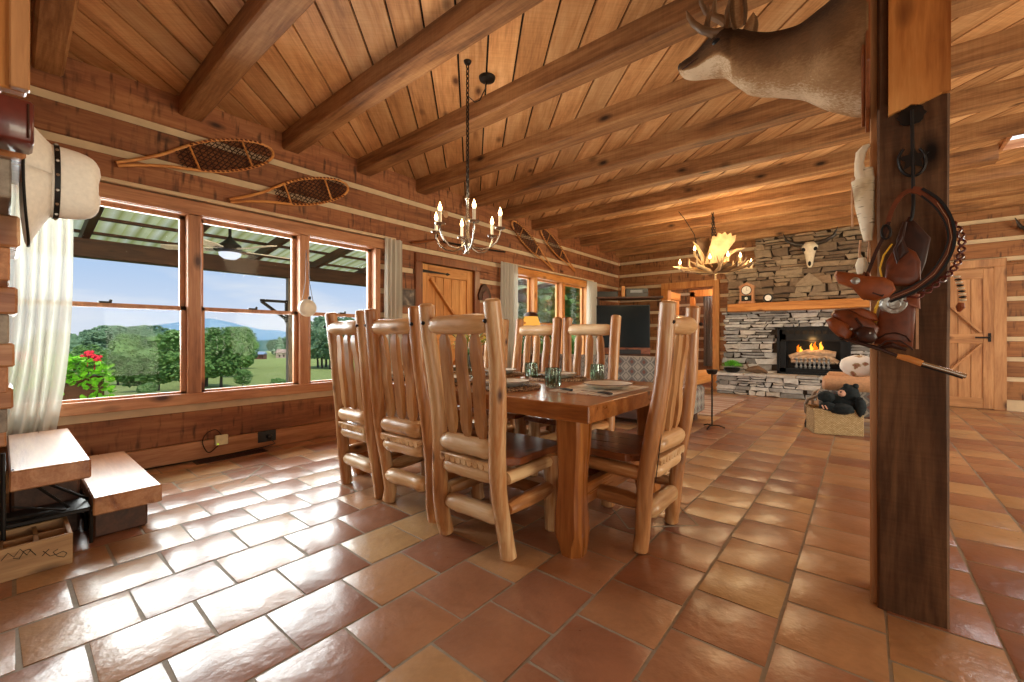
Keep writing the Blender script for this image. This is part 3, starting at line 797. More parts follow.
# ------------------------------------------------------------------ log chairs
def wavy(a, b, n, amp, seed):
    a = Vector(a); b = Vector(b); out = []
    for i in range(n + 1):
        t_ = i / n; p_ = a.lerp(b, t_)
        out.append(p_ + Vector((noise.noise(Vector((t_ * 2.2, seed, 1))), noise.noise(Vector((t_ * 2.2, seed, 7))), noise.noise(Vector((t_ * 2.2, seed, 13))) * .0)) * amp)
    return out
def make_chair(loc, rotz, label, seed, group='peeled log dining chairs', extras=()):
    rd = random.Random(seed)
    t = thing('dining_chair', label, 'chair', loc, group, rotz)
    ch = .206
    for s_ in (-1, 1):
        pts = wavy((s_ * ch, 0, .0), (s_ * ch, -.125, 1.165), 14, .03, seed + s_ * .37)
        pts[0].x = s_ * ch; pts[0].y = 0; pts[0].z = 0
        o = obj('back_post', MB().tube(pts, [.0395 + .003 * noise.noise(Vector((i * .5, seed, s_))) for i in range(15)], 14, wob=.12, seed=seed + s_, updir=(0, 1, 0), flat=.92, round_cap=True), W('pine', 'Z'), t, world=False)
        bm_ = MB().ball((s_ * ch - s_ * .0, -.155, 1.07), .011, 1); obj('bolt', bm_, M['iron'], o, world=False)
        for kx_ in (.9,):
            obj('leg', MB().tube(wavy((s_ * .195, .37, 0), (s_ * .19, .36, .41), 7, .012, seed + 5 + s_), [.042] * 8, 12, wob=.14, seed=seed + 3 * s_, updir=(0, 1, 0), round_cap=True), W('pine', 'Z'), t, world=False)
        obj('side_rail', MB().tube(wavy((s_ * .19, .0, .36), (s_ * .19, .36, .37), 5, .008, seed + 9 * s_), .032, 10, wob=.12, seed=seed), W('pine', 'Y'), t, world=False)
        obj('side_stretcher', MB().tube(wavy((s_ * .2, .0, .225), (s_ * .195, .36, .235), 5, .01, seed + 11 * s_), [.028, .036, .038, .038, .036, .028], 10, wob=.12, seed=seed), W('pine', 'Y'), t, world=False)
    yy = lambda z: -.125 * z / 1.165
    def rail(name, z, r_, half=.168, yo=0, sd=0):
        obj(name, MB().tube(wavy((-half, yy(z) + yo, z), (half, yy(z) + yo, z), 8, .008, seed + sd), [r_ * .8] + [r_ * (1 + .06 * rd.uniform(-1, 1)) for _ in range(7)] + [r_ * .8], 14, wob=.1, seed=seed + sd, round_cap=True), W('pale', 'X'), t, world=False)
    rail('crest_rail', 1.06, .045, .185, 0, 1)
    rail('lower_back_rail', .495, .046, .168, 0, 2)
    rail('seat_rail', .375, .038, .165, 0, 3)
    rail('rear_stretcher', .185, .043, .168, 0, 4)
    obj('front_stretcher', MB().tube(wavy((-.16, .36, .2), (.16, .36, .2), 6, .008, seed + 21), .034, 10, wob=.12, seed=seed, round_cap=True), W('pine', 'X'), t, world=False)
    for i, x in enumerate((-.1, 0, .1)):
        x += rd.uniform(-.006, .006)
        pts = []; rad = []
        n = 12
        for j in range(n + 1):
            u = j / n; z = .52 + (1.035 - .52) * u
            pts.append(Vector((x + .012 * noise.noise(Vector((u * 2.5, seed + i, 3))), yy(z) + .012 * noise.noise(Vector((u * 3, seed + i, 8))), z)))
            e = min(u, 1 - u); rad.append(.008 + .022 * min(1, e / .1) ** .8 + .003 * noise.noise(Vector((u * 5, seed, i))))
        rings = []
        for p_, r_ in zip(pts, rad):
            ring = []
            for k in range(12):
                a = 2 * PI * k / 12; ca, sa = math.cos(a), math.sin(a)
                yy_ = -.014 if sa < -.3 else (.024 * sa if sa > 0 else .045 * sa)
                ring.append((p_.x + r_ * math.copysign(abs(ca) ** .6, ca), p_.y + yy_ * min(1, r_ / .03), p_.z))
            rings.append(ring)
        obj('back_spindle', MB().loft(rings), W('flat', 'Z'), t, world=False)
    # plank seat with a live edge
    n = 20; poly = []
    for j in range(n + 1): u = j / n; poly.append((-.215 + .43 * u, .455 + .010 * noise.noise(Vector((u * 4, seed, 30)))))
    for j in range(8): u = (j + 1) / 9; poly.append((.215 + .008 * noise.noise(Vector((u * 4, seed, 31))), .455 - .43 * u))
    for j in range(n + 1): u = j / n; poly.append((.165 - .33 * u, -.01 if 0 < j < n else .02))
    for j in range(8): u = (j + 1) / 9; poly.append((-.215 + .008 * noise.noise(Vector((u * 4, seed, 33))), .02 + .43 * u))
    obj('seat', MB().prism(poly, .036, Matrix.Translation((0, 0, .408))), W('seat', 'Y'), t, smooth=False, world=False, bevel=.006)
    mb = MB(); 
    for j in range(9):
        x = -.15 + j * .0375
        mb.tube([(x, -.085, .42), (x, -.02, .425)], [.017, .02], 8)
    mb.box(-.168, .168, -.085, -.01, .424, .442, None, .004)
    obj('scalloped_seat_edge', mb, W('pale', 'Y'), t, world=False)
    return t
NEAR = [((-1.438, 1.46, 0), 0, 'log dining chair nearest the camera, seen from behind, right end of the near row'),
        ((-2.02, 1.51, 0), .03, 'log dining chair in the middle of the near row by the window side'),
        ((-2.53, 1.515, 0), -.02, 'log dining chair at the left end of the near row, closest to the window')]
for i, (l_, r_, lab) in enumerate(NEAR): make_chair(l_, r_, lab, 11 + i * 7)
endc = make_chair((-.805, 2.11, 0), PI / 2, 'log dining chair standing alone at the right-hand end of the table', 41)
obj('drying_crack', MB().tube([(-.206 + .004 * math.sin(u * 14), -.125 * u - .0385, 1.14 * u) for u in [.3 + .035 * k for k in range(20)]], .0022, 5), M['dark'], endc, world=False)
FAR = [((-1.65, 2.83, 0), 'log dining chair across the table, rightmost of the far row, in front of the television'),
       ((-2.16, 2.83, 0), 'log dining chair in the middle of the far row across the table'),
       ((-2.73, 2.83, 0), 'log dining chair at the left of the far row, half hidden by a post')]
for i, (l_, lab) in enumerate(FAR): make_chair(l_, PI, lab, 61 + i * 5)

# ------------------------------------------------------------------ dining table
TZ = .708
tb = thing('dining_table', 'long thick-topped dark honey wood dining table with square log legs', 'table', (-1.95, 2.15, 0))
poly = []
x0, x1, y0, y1 = -3.0, -.9, 1.595, 2.71
n = 30
for j in range(n + 1): u = j / n; poly.append((x0 + (x1 - x0) * u, y0 + .006 * noise.noise(Vector((u * 6, 1, 1)))))
for j in range(1, n): u = j / n; poly.append((x1 + .006 * noise.noise(Vector((u * 5, 2, 1))), y0 + (y1 - y0) * u))
for j in range(n + 1): u = j / n; poly.append((x1 + (x0 - x1) * u, y1 + .006 * noise.noise(Vector((u * 6, 3, 1)))))
obj('tabletop', MB().prism(poly, .078, Matrix.Translation((0, 0, TZ - .078))), W('table', 'X'), tb, smooth=False, bevel=.005)
for (lx, ly) in ((-1.043, 1.7), (-1.043, 2.6), (-2.86, 1.7), (-2.86, 2.6)):
    rings = []
    for j in range(13):
        u = j / 12; z = .63 * u
        a = .060 + .005 * math.sin(u * 7 + lx + 2)
        if j == 0: a -= .008
        ox = -.006 * math.sin(u * 5.5)
        c_ = .012 + (.02 if j < 2 else 0)
        P = []
        for sx, sy in ((-1, -1), (1, -1), (1, 1), (-1, 1)):
            if (sx, sy) in ((-1, -1), (1, 1)): P += [(lx + ox + sx * a, ly + sy * (a - c_), z), (lx + ox + sx * (a - c_), ly + sy * a, z)]
            else: P += [(lx + ox + sx * (a - c_), ly + sy * a, z), (lx + ox + sx * a, ly + sy * (a - c_), z)]
        rings.append(P)
    obj('leg', MB().loft(rings), W('table', 'Z'), tb, angle=25)
mb = MB().box(-2.8, -1.1, 2.1, 2.2, .22, .34, None, .01); obj('stretcher', mb, W('table', 'X'), tb, smooth=False)
for lx in (-1.043, -2.86):
    obj('end_stretcher', MB().box(lx - .03, lx + .03, 1.75, 2.55, .2, .3, None, .01), W('table', 'Y'), tb, smooth=False)

# place settings
t = NT('striped_placemat'); v, r, raw = t.coord(rnd=None)
sx = t.n('ShaderNodeSeparateXYZ'); t.l(raw, sx.inputs[0])
st = t.math('FRACT', t.math('MULTIPLY', sx.outputs[0], 16)); 
colr = t.ramp(st, [(.0, srgb(216, 206, 190)), (.5, srgb(226, 216, 200)), (.7, srgb(176, 160, 144)), (.8, srgb(190, 150, 130)), (.88, srgb(220, 208, 190))], 'CONSTANT')
t.bsdf(colr, .8); M['placemat'] = t.m
t = NT('woven_mat'); v, r, raw = t.coord(rnd=None)
n1 = t.noise(raw, 90, 3); t.bsdf(t.ramp(n1, [(.4, srgb(70, 44, 30)), (.52, srgb(140, 104, 74)), (.62, srgb(196, 166, 126))]), .8, 0, n1, .8, .006); M['woven'] = t.m
def plate(x, y, r_, z, label, group=None):
    P = thing('dinner_plate', label, 'plate', (x, y, z), group)
    obj('plate', MB().lathe([(r_ * .55, 0), (r_ * .62, .005), (r_, .026), (r_ * .985, .030), (r_ * .62, .012), (0, .011)], 36, at=(x, y, z)), M['cream'], P)
    obj('rim_band', MB().lathe([(r_ * .975, .0285), (r_ * 1.005, .027), (r_ * 1.0, .0315), (r_ * .97, .0312), (r_ * .975, .0285)], 36, at=(x, y, z), cap=False), M['clay'], P)
    return P
def roundmat(x, y, r_, label):
    mb = MB()
    for k in range(7): mb.tube([(x + (r_ - .025 * k) * math.cos(a * PI / 18), y + (r_ - .025 * k) * math.sin(a * PI / 18), TZ + .006) for a in range(36)], .0065 + (.004 if k == 0 else 0), 6, closed=True, wob=.5, seed=k)
    mb.lathe([(r_ - .02, 0), (r_ - .02, .004), (0, .005)], 32, at=(x, y, TZ + .001))
    tag(obj('woven_placemat', mb, M['woven']), label, 'placemat', 'woven place mats on the table')
mb = MB(); mb.box(-1.33, -.97, 1.90, 2.42, TZ + .001, TZ + .004)
tag(obj('placemat', mb, M['placemat'], smooth=False), 'pale striped cloth placemat at the right end of the table', 'placemat')
plate(-1.12, 2.2, .14, TZ + .005, 'cream plate on the pale striped cloth placemat')
for i, (x, y, a, b_) in enumerate(((-1.01, 1.945, 'right', -1), (-1.24, 1.945, 'left', 1))):
    kn = thing('table_knife', 'black-handled table utensil at the front edge of the striped placemat, the %s one' % a, 'cutlery', (x, y, TZ + .005))
    obj('handle', MB().tube([(x + .045, y - .01, TZ + .013), (x, y, TZ + .014), (x - .04, y + .006, TZ + .012)], [.011, .012, .006], 8, flat=.6), M['black_plastic'], kn)
    obj('blade', MB().bar((x - .035, y + .006, TZ + .012), (x - .14, y + .02, TZ + .012), .016, .002), M['steel'], kn, smooth=False)
for (x, y, lab, pl_) in ((-1.6, 1.88, 'round brown woven placemat on the near side, behind the nearest chair post', 1), (-2.05, 1.84, 'round woven placemat before the middle near-side chair', 1), (-2.55, 1.84, 'round woven placemat before the left near-side chair', 1),
                    (-1.66, 2.50, 'round brown woven placemat on the far side under the plate beside the right glass', 1), (-2.2, 2.50, 'round woven placemat before the middle far-side chair', 1), (-2.75, 2.48, 'round woven placemat before the left far-side chair', 1)):
    roundmat(x, y, .19, lab); plate(x, y, .135, TZ + .013, lab.replace('round brown woven placemat', 'cream plate with brown rim').replace('round woven placemat', 'cream plate').replace(' under the plate', ''))
def tumbler(x, y, lab):
    nfl = 12
    fl = lambda a, z: 1 + .07 * math.cos(a * nfl)
    mb = MB().lathe([(.03, 0), (.038, .004), (.044, .03), (.045, .07), (.042, .11), (.038, .112), (.039, .07), (.038, .03), (.03, .012), (0, .01)], 72, at=(x, y, TZ + .001), rfun=fl)
    tag(obj('glass_tumbler', mb, M['tumbler']), lab, 'glass', 'fluted grey-green tumblers on the table')
tumbler(-1.42, 2.09, 'fluted grey-green glass tumbler nearest the camera, in front of the brown woven mat')
tumbler(-1.83, 2.42, 'fluted grey-green glass tumbler behind and left of the nearest one')
tumbler(-1.38, 2.56, 'fluted grey-green glass tumbler behind the striped placemat, rightmost')
# flower vase in the middle of the table
p_ = onY(2.25, 486, 372)
vx, vy = -2.25, 2.2
vs = thing('flower_vase', 'pale glass vase of yellow-green leafy stems, half hidden by the nearest chair post', 'vase', (vx, vy, TZ))
obj('vase', MB().lathe([(.05, 0), (.07, .03), (.075, .08), (.05, .15), (.055, .18), (.048, .18), (.043, .15), (.065, .08), (.0, .02)], 20, at=(vx, vy, TZ)), M['tumbler'], vs)
rr = random.Random(8)
mb = MB(); ml = MB()
for i in range(22):
    a = rr.uniform(0, 2 * PI); L = rr.uniform(.15, .34); e = rr.uniform(.35, 1.2)
    tip = Vector((vx + L * math.cos(a) * math.cos(e) * 1.1, vy + L * math.sin(a) * math.cos(e), TZ + .16 + L * math.sin(e) * .8))
    mid = Vector((vx, vy, TZ + .16)).lerp(tip, .5) + Vector((0, 0, .03))
    mb.tube([(vx, vy, TZ + .05), (vx, vy, TZ + .16), mid, tip], [.003] * 4, 5)
    for k in range(7):
        q = mid.lerp(tip, k / 6)
        m = Matrix.Translation(q) @ Matrix.Rotation(rr.uniform(0, 6.3), 4, 'Z') @ Matrix.Rotation(rr.uniform(-.9, .9), 4, 'Y')
        ml.prism([(0, 0), (.02, -.014), (.05, 0), (.02, .014)], .0015, m)
obj('stem', mb, M['leafmid'], vs); obj('foliage', ml, M['leafyellow'], vs, smooth=False)

# ------------------------------------------------------------------ candle chandelier
cx, cy = -2.12, 2.07
cd = thing('candle_chandelier', 'nickel six-arm candle chandelier hanging on a chain over the dining table', 'chandelier', (cx, cy, 1.58))
mb = MB().lathe([(0, 1.575), (.012, 1.58), (.008, 1.6), (.02, 1.63), (.03, 1.66), (.014, 1.70), (.012, 1.78), (.02, 1.82), (.01, 1.87), (.01, 1.95), (.018, 1.96), (0, 1.975)], 16, at=(cx, cy, 0))
obj('stem', mb, M['steel'], cd)
A0 = math.radians(-34)
for i in range(6):
    a = A0 + i * PI / 3; ca, sa = math.cos(a), math.sin(a); R = .235
    P = lambda r_, z: (cx + r_ * ca, cy + r_ * sa, z)
    o = obj('arm', MB().tube([P(.015, 1.66), P(.05, 1.62), P(.1, 1.605), P(.16, 1.615), P(.21, 1.655), P(R, 1.71), P(R, 1.735)], .0062, 8), M['steel'], cd)
    obj('drip_pan', MB().lathe([(.0, 0), (.03, .004), (.036, .014), (.03, .010), (0, .008)], 14, at=P(R, 1.735)), M['steel'], o)
    obj('candle_sleeve', MB().lathe([(.011, 0), (.011, .085), (0, .086)], 12, at=P(R, 1.743)), M['candle'], o)
    obj('flame_bulb', MB().lathe([(.006, 0), (.0125, .012), (.013, .022), (.007, .042), (.0015, .06)], 12, at=P(R, 1.829)), M['bulb'], o)
def chain(name, a, b, parent, mat, link=.034, r_=.0032, sag=0):
    a = Vector(a); b = Vector(b); n = max(2, int((b - a).length / (link * .72))); mb = MB()
    for i in range(n):
        u = (i + .5) / n; c_ = a.lerp(b, u) - Vector((0, 0, sag * 4 * u * (1 - u)))
        d_ = (b - a) - Vector((0, 0, sag * 4 * (1 - 2 * u))); d_.normalize()
        e = Vector((1, 0, 0)) if abs(d_.x) < .8 else Vector((0, 1, 0)); x = d_.cross(e).normalized(); y = d_.cross(x)
        s_ = x if i % 2 else y
        mb.tube([c_ + d_ * (link / 2 * math.cos(k * PI / 4)) + s_ * (link * .24 * math.sin(k * PI / 4)) for k in range(8)], r_, 5, closed=True)
    return obj(name, mb, mat, parent)
chain('chain', (cx, cy, 1.97), (cx, cy, ZC - .02), cd, M['iron'], .045, .004)
obj('ceiling_hook', MB().lathe([(0, 0), (.02, .005), (.028, .02), (.028, .024)], 12, at=(cx, cy, ZC - .024)), M['iron'], cd)
kx_, ky_ = -2.14, 2.29
obj('canopy', MB().lathe([(0, 0), (.02, .0), (.055, .012), (.062, .028), (.062, .034)], 20, at=(kx_, ky_, ZC - .034)), M['iron'], cd)
obj('cord', MB().tube([(kx_, ky_, ZC - .03), (kx_ + .01, ky_ - .03, ZC - .1), (kx_ + .02, ky_ - .1, ZC - .22), (cx + .02, cy + .05, ZC - .27), (cx, cy + .006, ZC - .24), (cx + .006, cy, ZC - .4), (cx, cy + .006, ZC - .6), (cx, cy, 1.97)], .004, 6), M['iron'], cd)

# ------------------------------------------------------------------ antler chandelier
ax, ay, az = -1.62, 6.4, 1.95
ac = thing('antler_chandelier', 'antler chandelier with an upright moose palm and candle bulbs near the fireplace', 'chandelier', (ax, ay, az))
obj('bowl', MB().lathe([(0, 0), (.1, .01), (.2, .05), (.24, .1), (.22, .1), (.1, .04), (0, .03)], 20, at=(ax, ay, az - .04), rfun=lambda a, z: 1 + .08 * math.sin(5 * a)), M['antler_dark'], ac)
rr = random.Random(5)
for i in range(9):
    a = i * 2 * PI / 9 + .2; ca, sa = math.cos(a), math.sin(a); R = rr.uniform(.42, .56); h = rr.uniform(.05, .16)
    P = lambda r_, z, s_=0: (ax + r_ * ca - s_ * sa, ay + r_ * sa + s_ * ca, az + z)
    mb = MB().tube([P(.05, -.02), P(.2, -.02, .03), P(.34, .01, .03), P(R * .85, .04, 0), P(R, h, -.03)], [.026, .026, .022, .017, .004], 9, wob=.2, seed=i)
    for q, rr_, ln in ((.3, .03, .16), (.42, .0, .12)):
        mb.tube([P(q, .01, .02), P(q + .04, .06, .05), P(q + .05, ln, .055)], [.016, .012, .003], 8)
    obj('antler', mb, M['antler'] if i % 4 else M['antler_dark'], ac)
lat = Vector((C_, S_, 0)); dep = Vector((-S_, C_, 0))
for i, (ox, oy, oz) in enumerate(((-.5, -.05, .10), (-.36, -.2, .26), (-.2, -.3, .13), (.03, -.32, .16), (.26, -.2, .17), (.16, .3, .0), (.52, 0, .12))):
    px_, py_, pz_ = ax + ox * C_ - oy * S_, ay + ox * S_ + oy * C_, az + oz
    r_ = math.hypot(px_ - ax, py_ - ay)
    o = obj('candle_sleeve', MB().lathe([(.02, -.07), (.014, -.06), (.014, 0), (0, .001)], 10, at=(px_, py_, pz_ - .03)).tube([(px_, py_, pz_ - .09), ((px_ + ax) / 2, (py_ + ay) / 2, az + .02)], .012, 6), M['antler'], ac)
    obj('flame_bulb', MB().lathe([(.008, 0), (.016, .015), (.016, .028), (.008, .05), (.001, .07)], 10, at=(px_, py_, pz_ - .03)), M['bulb'], o)
# palmated moose antler
def palm(parent, base, right, up, pts, th, mat, curve=.05):
    mb = MB(); base = Vector(base); right = Vector(right); up = Vector(up); nn = right.cross(up)
    cxp = sum(p_[0] for p_ in pts) / len(pts); cyp = sum(p_[1] for p_ in pts) / len(pts)
    def W3(a, b, t_): return base + right * a + up * b + nn * (t_ + curve * ((a - cxp) ** 2) * 30 * .1)
    f1 = [W3(a, b, th / 2) for a, b in pts]; f0 = [W3(a, b, -th / 2) for a, b in pts]
    i1 = [W3(cxp + (a - cxp) * .7, cyp + (b - cyp) * .7, th) for a, b in pts]; i0 = [W3(cxp + (a - cxp) * .7, cyp + (b - cyp) * .7, -th) for a, b in pts]
    mb.loft([i0, f0, f1, i1])
    return obj('moose_palm', mb, mat, parent, angle=60)
pp = [(-.05, -.02), (.05, -.02), (.09, .1), (.16, .22), (.23, .34), (.24, .42), (.20, .40), (.19, .45), (.15, .42), (.13, .46), (.10, .43), (.06, .45), (.05, .40), (.0, .40), (-.02, .28), (-.05, .16), (-.07, .06)]
palm(ac, (ax + .0, ay - .1, az + .03), lat, (0, 0, 1), [(a * 1.35, b * 1.05) for a, b in pp], .014, M['antler'])
palm(ac, (ax + .0, ay + .12, az + .09), -lat, (0, 0, 1), [(a * 1.0 + .05, b * .85) for a, b in pp], .014, M['antler_dark'])
for (o_, pts, rd_) in (('antler', [(-.12, 0, .05), (-.17, 0, .2), (-.24, 0, .33), (-.30, 0, .4)], [.03, .028, .02, .004]), ('antler', [(.06, -.1, .05), (.16, -.1, .2), (.27, -.1, .27), (.38, -.1, .29)], [.028, .022, .015, .003]), ('antler', [(-.1, -.1, .03), (-.09, -.14, .16), (-.13, -.14, .3)], [.024, .018, .003])):
    obj(o_, MB().tube([Vector((ax, ay, az)) + lat * a + dep * b_ + Vector((0, 0, c_)) for a, b_, c_ in pts], rd_, 9, wob=.15), M['antler'], ac)
for k, (ox, oy) in enumerate(((-.04, 0), (.06, .02), (.0, -.04))):
    chain('chain', (ax + ox, ay + oy, az + .05), (ax - .02, ay, ZB), ac, M['iron'], .05, .004)
obj('cord', MB().tube([Vector((ax, ay, az + .1)) - lat * .2, Vector((ax, ay, az + .5)) - lat * .28, Vector((ax, ay, az + .72)) - lat * .42, Vector((ax, ay, ZB)) - lat * .5], .005, 6), M['iron'], ac)

# ------------------------------------------------------------------ timber post
PX0, PX1, PY0, PY1 = .038, .226, 2.07, 2.265
mb = MB()
rings = []
for j in range(25):
    z = ZC * j / 24; w_ = lambda k: .004 * noise.noise(Vector((z * 3, k, 2)))
    b_ = .006 + .005 * abs(noise.noise(Vector((z * 9, 3, 3))))
    rings.append([(PX0 + b_, PY0 + w_(1), z), (PX1 - b_, PY0 + w_(2), z), (PX1 + w_(3), PY0 + b_, z), (PX1 + w_(4), PY1, z), (PX0 + w_(5), PY1, z), (PX0 + w_(6), PY0 + b_, z)])
mb.loft(rings)
post = struct('pillar', mb, W('post', 'Z'), smooth=True, angle=30)
# lighter sawn board scarfed on the top front of the post
mb = MB(); pts = [(.068, 1.8)]
for k in range(9): pts.append((.068 + .158 * k / 8, 1.805 + .035 * k / 8 + random.uniform(-.006, .006)))
pts += [(.228, 2.92), (.068, 2.92)]
pts = pts[1:]
mb.prism(pts, .022, Matrix.Translation((0, PY0 + .002, 0)) @ Matrix(((1, 0, 0), (0, 0, -1), (0, 1, 0))).to_4x4())
mb.box(.17, .215, PY0 - .021, PY0 - .02, 2.02, 2.022)
obj('scarf_board', mb, W('orange', 'Z'), post, smooth=False, label='lighter sawn board on the top of the post')
mb = MB().box(PX0 - .02, PX0 + .002, 2.1, 2.25, 0, 2.91, None, .002)
obj('side_board', mb, W('door', 'Z'), post, smooth=False, label='lighter board on the side of the post')
PSX = PX0 - .02   # left face

# ------------------------------------------------------------------ mounted deer
YD = 2.16
dm = thing('deer_mount', 'antlered whitetail deer shoulder mount on a dark plaque on the timber post', 'deer mount', (PSX, YD, 2.15))
prof = [(868, -42, 112.5, .20), (855, -30, 112.5, .20), (843, -6, 110.5, .195), (830, 8, 107.5, .18), (817, 18, 103, .16), (805, 27, 98, .14), (795, 31, 96.5, .125), (778, 34, 95.5, .11), (761, 35, 94.3, .10), (748, 33, 92, .098), (740, 31, 88, .098),
        (731, 31, 81, .10), (724, 31, 76.5, .098), (717, 34, 76.5, .088), (709, 42, 77.5, .07), (701, 50, 78.8, .056), (693, 57, 79.5, .048), (687, 60.5, 79, .043), (682.5, 64, 77, .034), (680, 68, 73.5, .018)]
# fur colours are set by where they are on the animal
t = NT('deer_fur'); v, r, raw = t.coord(rnd=None)
sx = t.n('ShaderNodeSeparateXYZ'); t.l(raw, sx.inputs[0])
mpn = t.n('ShaderNodeMapping'); mpn.inputs['Scale'].default_value = (.35, 1, 1); t.l(raw, mpn.inputs[0])
hair = t.noise(mpn.outputs[0], 130, 4, .7); blot = t.noise(raw, 7, 3)
at = t.n('ShaderNodeAttribute'); at.attribute_name = 'belly'
f = t.math('ADD', at.outputs['Fac'], t.math('MULTIPLY', t.math('SUBTRACT', blot, .5), .35))
f = t.math('ADD', f, t.math('MULTIPLY', t.math('SUBTRACT', hair, .5), .35))
col = t.ramp(f, [(.08, srgb(224, 202, 170)), (.2, srgb(172, 134, 94)), (.42, srgb(122, 88, 56)), (.8, srgb(66, 46, 30))])
t.bsdf(col, .85, 0, hair, .9, .006, .2); M['deer'] = t.m
rings = []; n = 24
bell = []
for (px, ty, by, hw) in prof:
    T = onY(YD, px, ty); B = onY(YD, px, by); cz = (T.z + B.z) / 2; hz = (T.z - B.z) / 2; ring = []
    for k in range(n):
        a = 2 * PI * k / n; sa = math.sin(a); ca = math.cos(a)
        ww = hw * (1 - .18 * max(0, sa)) if hz > .12 else hw
        p_ = Vector((T.x, YD + ww * math.copysign(abs(ca) ** .85, ca), cz + hz * math.copysign(abs(sa) ** .95, sa)))
        ring.append(p_); bell.append((sa + 1) / 2)
    rings.append(ring)
# interpolate for smoothness
R2 = []; B2 = []
def cr_(a, b, c, d_, u): return .5 * ((2 * b) + (c - a) * u + (2 * a - 5 * b + 4 * c - d_) * u * u + (3 * b - a - 3 * c + d_) * u ** 3)
for i in range(len(rings) - 1):
    for q in range(3):
        u = q / 3
        R2.append([cr_(rings[max(i - 1, 0)][k], rings[i][k], rings[i + 1][k], rings[min(i + 2, len(rings) - 1)][k], u) for k in range(n)])
R2.append(rings[-1])
R3 = []
for ring in R2:
    rr_ = []
    for p_ in ring:
        X_ = p_.x
        # shoulder swell and throat folds
        d_ = Vector((p_.x + .12, abs(p_.y - YD) - .17, p_.z - 2.02)).length
        k = .05 * math.exp(-(d_ / .07) ** 2) + .035 * noise.noise(p_ * 6)
        if X_ < -.42: k *= .2
        rr_.append(p_ + Vector((0, math.copysign(k, p_.y - YD), 0)))
    R3.append(rr_)
mb = MB().loft(R3)
body = obj('body', mb, M['deer'], dm, angle=180)
me = body.data; attr = me.attributes.new('belly', 'FLOAT', 'POINT')
for i, v_ in enumerate(me.vertices):
    k = i % n; a = 2 * PI * k / n; h = (math.sin(a) + 1) / 2
    X_ = v_.co.x + PSX
    if X_ < -.45: h = 0 if h < .26 else min(.95, .45 + (h - .26))
    attr.data[i].value = min(1, .12 + h * .85)
def dpt(px, py, dy): 
    q = onY(YD, px, py); q.y = YD + dy
    return q
# nose, eyes, mouth, ears, antlers
q = onY(YD, 681.5, 68); obj('nose', MB().ball(q, .024, 2, (.7, 1.1, .9)), M['black_plastic'], dm)
for s_ in (-1, 1):
    q = onY(YD - .085, 717.5, 42); q.y = YD + s_ * .082
    e_ = obj('eye', MB().ball(q + Vector((0, s_ * .006, 0)), .021, 2, (1.15, .6, .8)), M['black_leather'], dm)
    mb = MB().tube([q + Vector((-.03, -s_ * .004, -.014)), q + Vector((-.012, s_ * .008, .014)), q + Vector((.014, s_ * .008, .016)), q + Vector((.03, -s_ * .002, .004))], [.003, .007, .007, .003], 6)
    obj('eyelid', mb, M['leather_dark'], e_)
    a = onY(YD - .05, 697, 66); b_ = onY(YD - .04, 684, 73)
    obj('mouth', MB().tube([a + Vector((.02, s_ * .052, .004)), a + Vector((0, s_ * .049, 0)), b_ + Vector((.004, s_ * .036, -.002))], [.002, .004, .003], 6), M['leather_dark'], dm)
    obj('nostril', MB().ball(onY(YD, 682.5, 67) + Vector((-.004, s_ * .018, .006)), .007, 1), M['dark'], dm)
    # ear: cupped leaf
    base = onY(YD - .05, 743, 33) + Vector((0, s_ * .07, -.01)); up = Vector((.10, s_ * .42, 1)).normalized()
    if s_ < 0: up = Vector((-.04, -.18, 1)).normalized()
    side = Vector((1, 0, 0)); side = (side - up * side.dot(up)).normalized(); nn = side.cross(up) * (-s_)
    P = []; L = .185
    for i in range(11):
        u = i / 10; w_ = .036 * math.sin(PI * min(1, .22 + u * .78)) ** .7 * (1 if u < .98 else .2); row = []
        for j in range(9):
            k = -1 + j / 4; row.append(base + up * (L * u) + side * (w_ * k) + nn * (.03 * (1 - k * k) * math.sin(PI * (.2 + .7 * u)) * -1))
        P.append(row)
    e_ = obj('ear', MB().grid(P), M['deer'], dm, angle=180); sm = e_.modifiers.new('thick', 'SOLIDIFY'); sm.thickness = .006
    at_ = e_.data.attributes.new('belly', 'FLOAT', 'POINT')
    for i in range(len(e_.data.vertices)): at_.data[i].value = .25 + (.35 if (i % 9) in (0, 1, 7, 8) else 0)
    # antler beam
    ya = YD + s_ * .06
    PA = lambda px, py, dy=0: onY(YD + s_ * (.04 + dy), px, py)
    beamp = [(729, 31, 0), (722, 32, .02), (713, 33.5, .05), (702, 30, .07), (694, 24, .07), (689, 17, .06), (686.5, 11, .05)] if s_ < 0 else [(731, 30, 0), (727, 24, .02), (722, 20, .05), (714, 17, .08), (706, 12, .09), (701, 3, .08), (699, -6, .06)]
    pts = [PA(*b_) for b_ in beamp]
    o = obj('antler', MB().tube(pts, [.02, .021, .02, .017, .014, .01, .003], 10, wob=.15, seed=s_), M['antler_dark'], dm)
    for idx, tp in ((3, [(706, 30), (708.5, 17), (708, 4)]), (1, [(726, 30), (729, 15), (730.5, -4)])):
        obj('tine', MB().tube([PA(x, y, .05 if idx == 3 else .02) for x, y in tp] if s_ < 0 else [pts[idx], pts[idx] + Vector((.0, .01, .07)), pts[idx] + Vector((.01, .01, .13))], [.016, .012, .002], 8), M['antler_dark'], o)
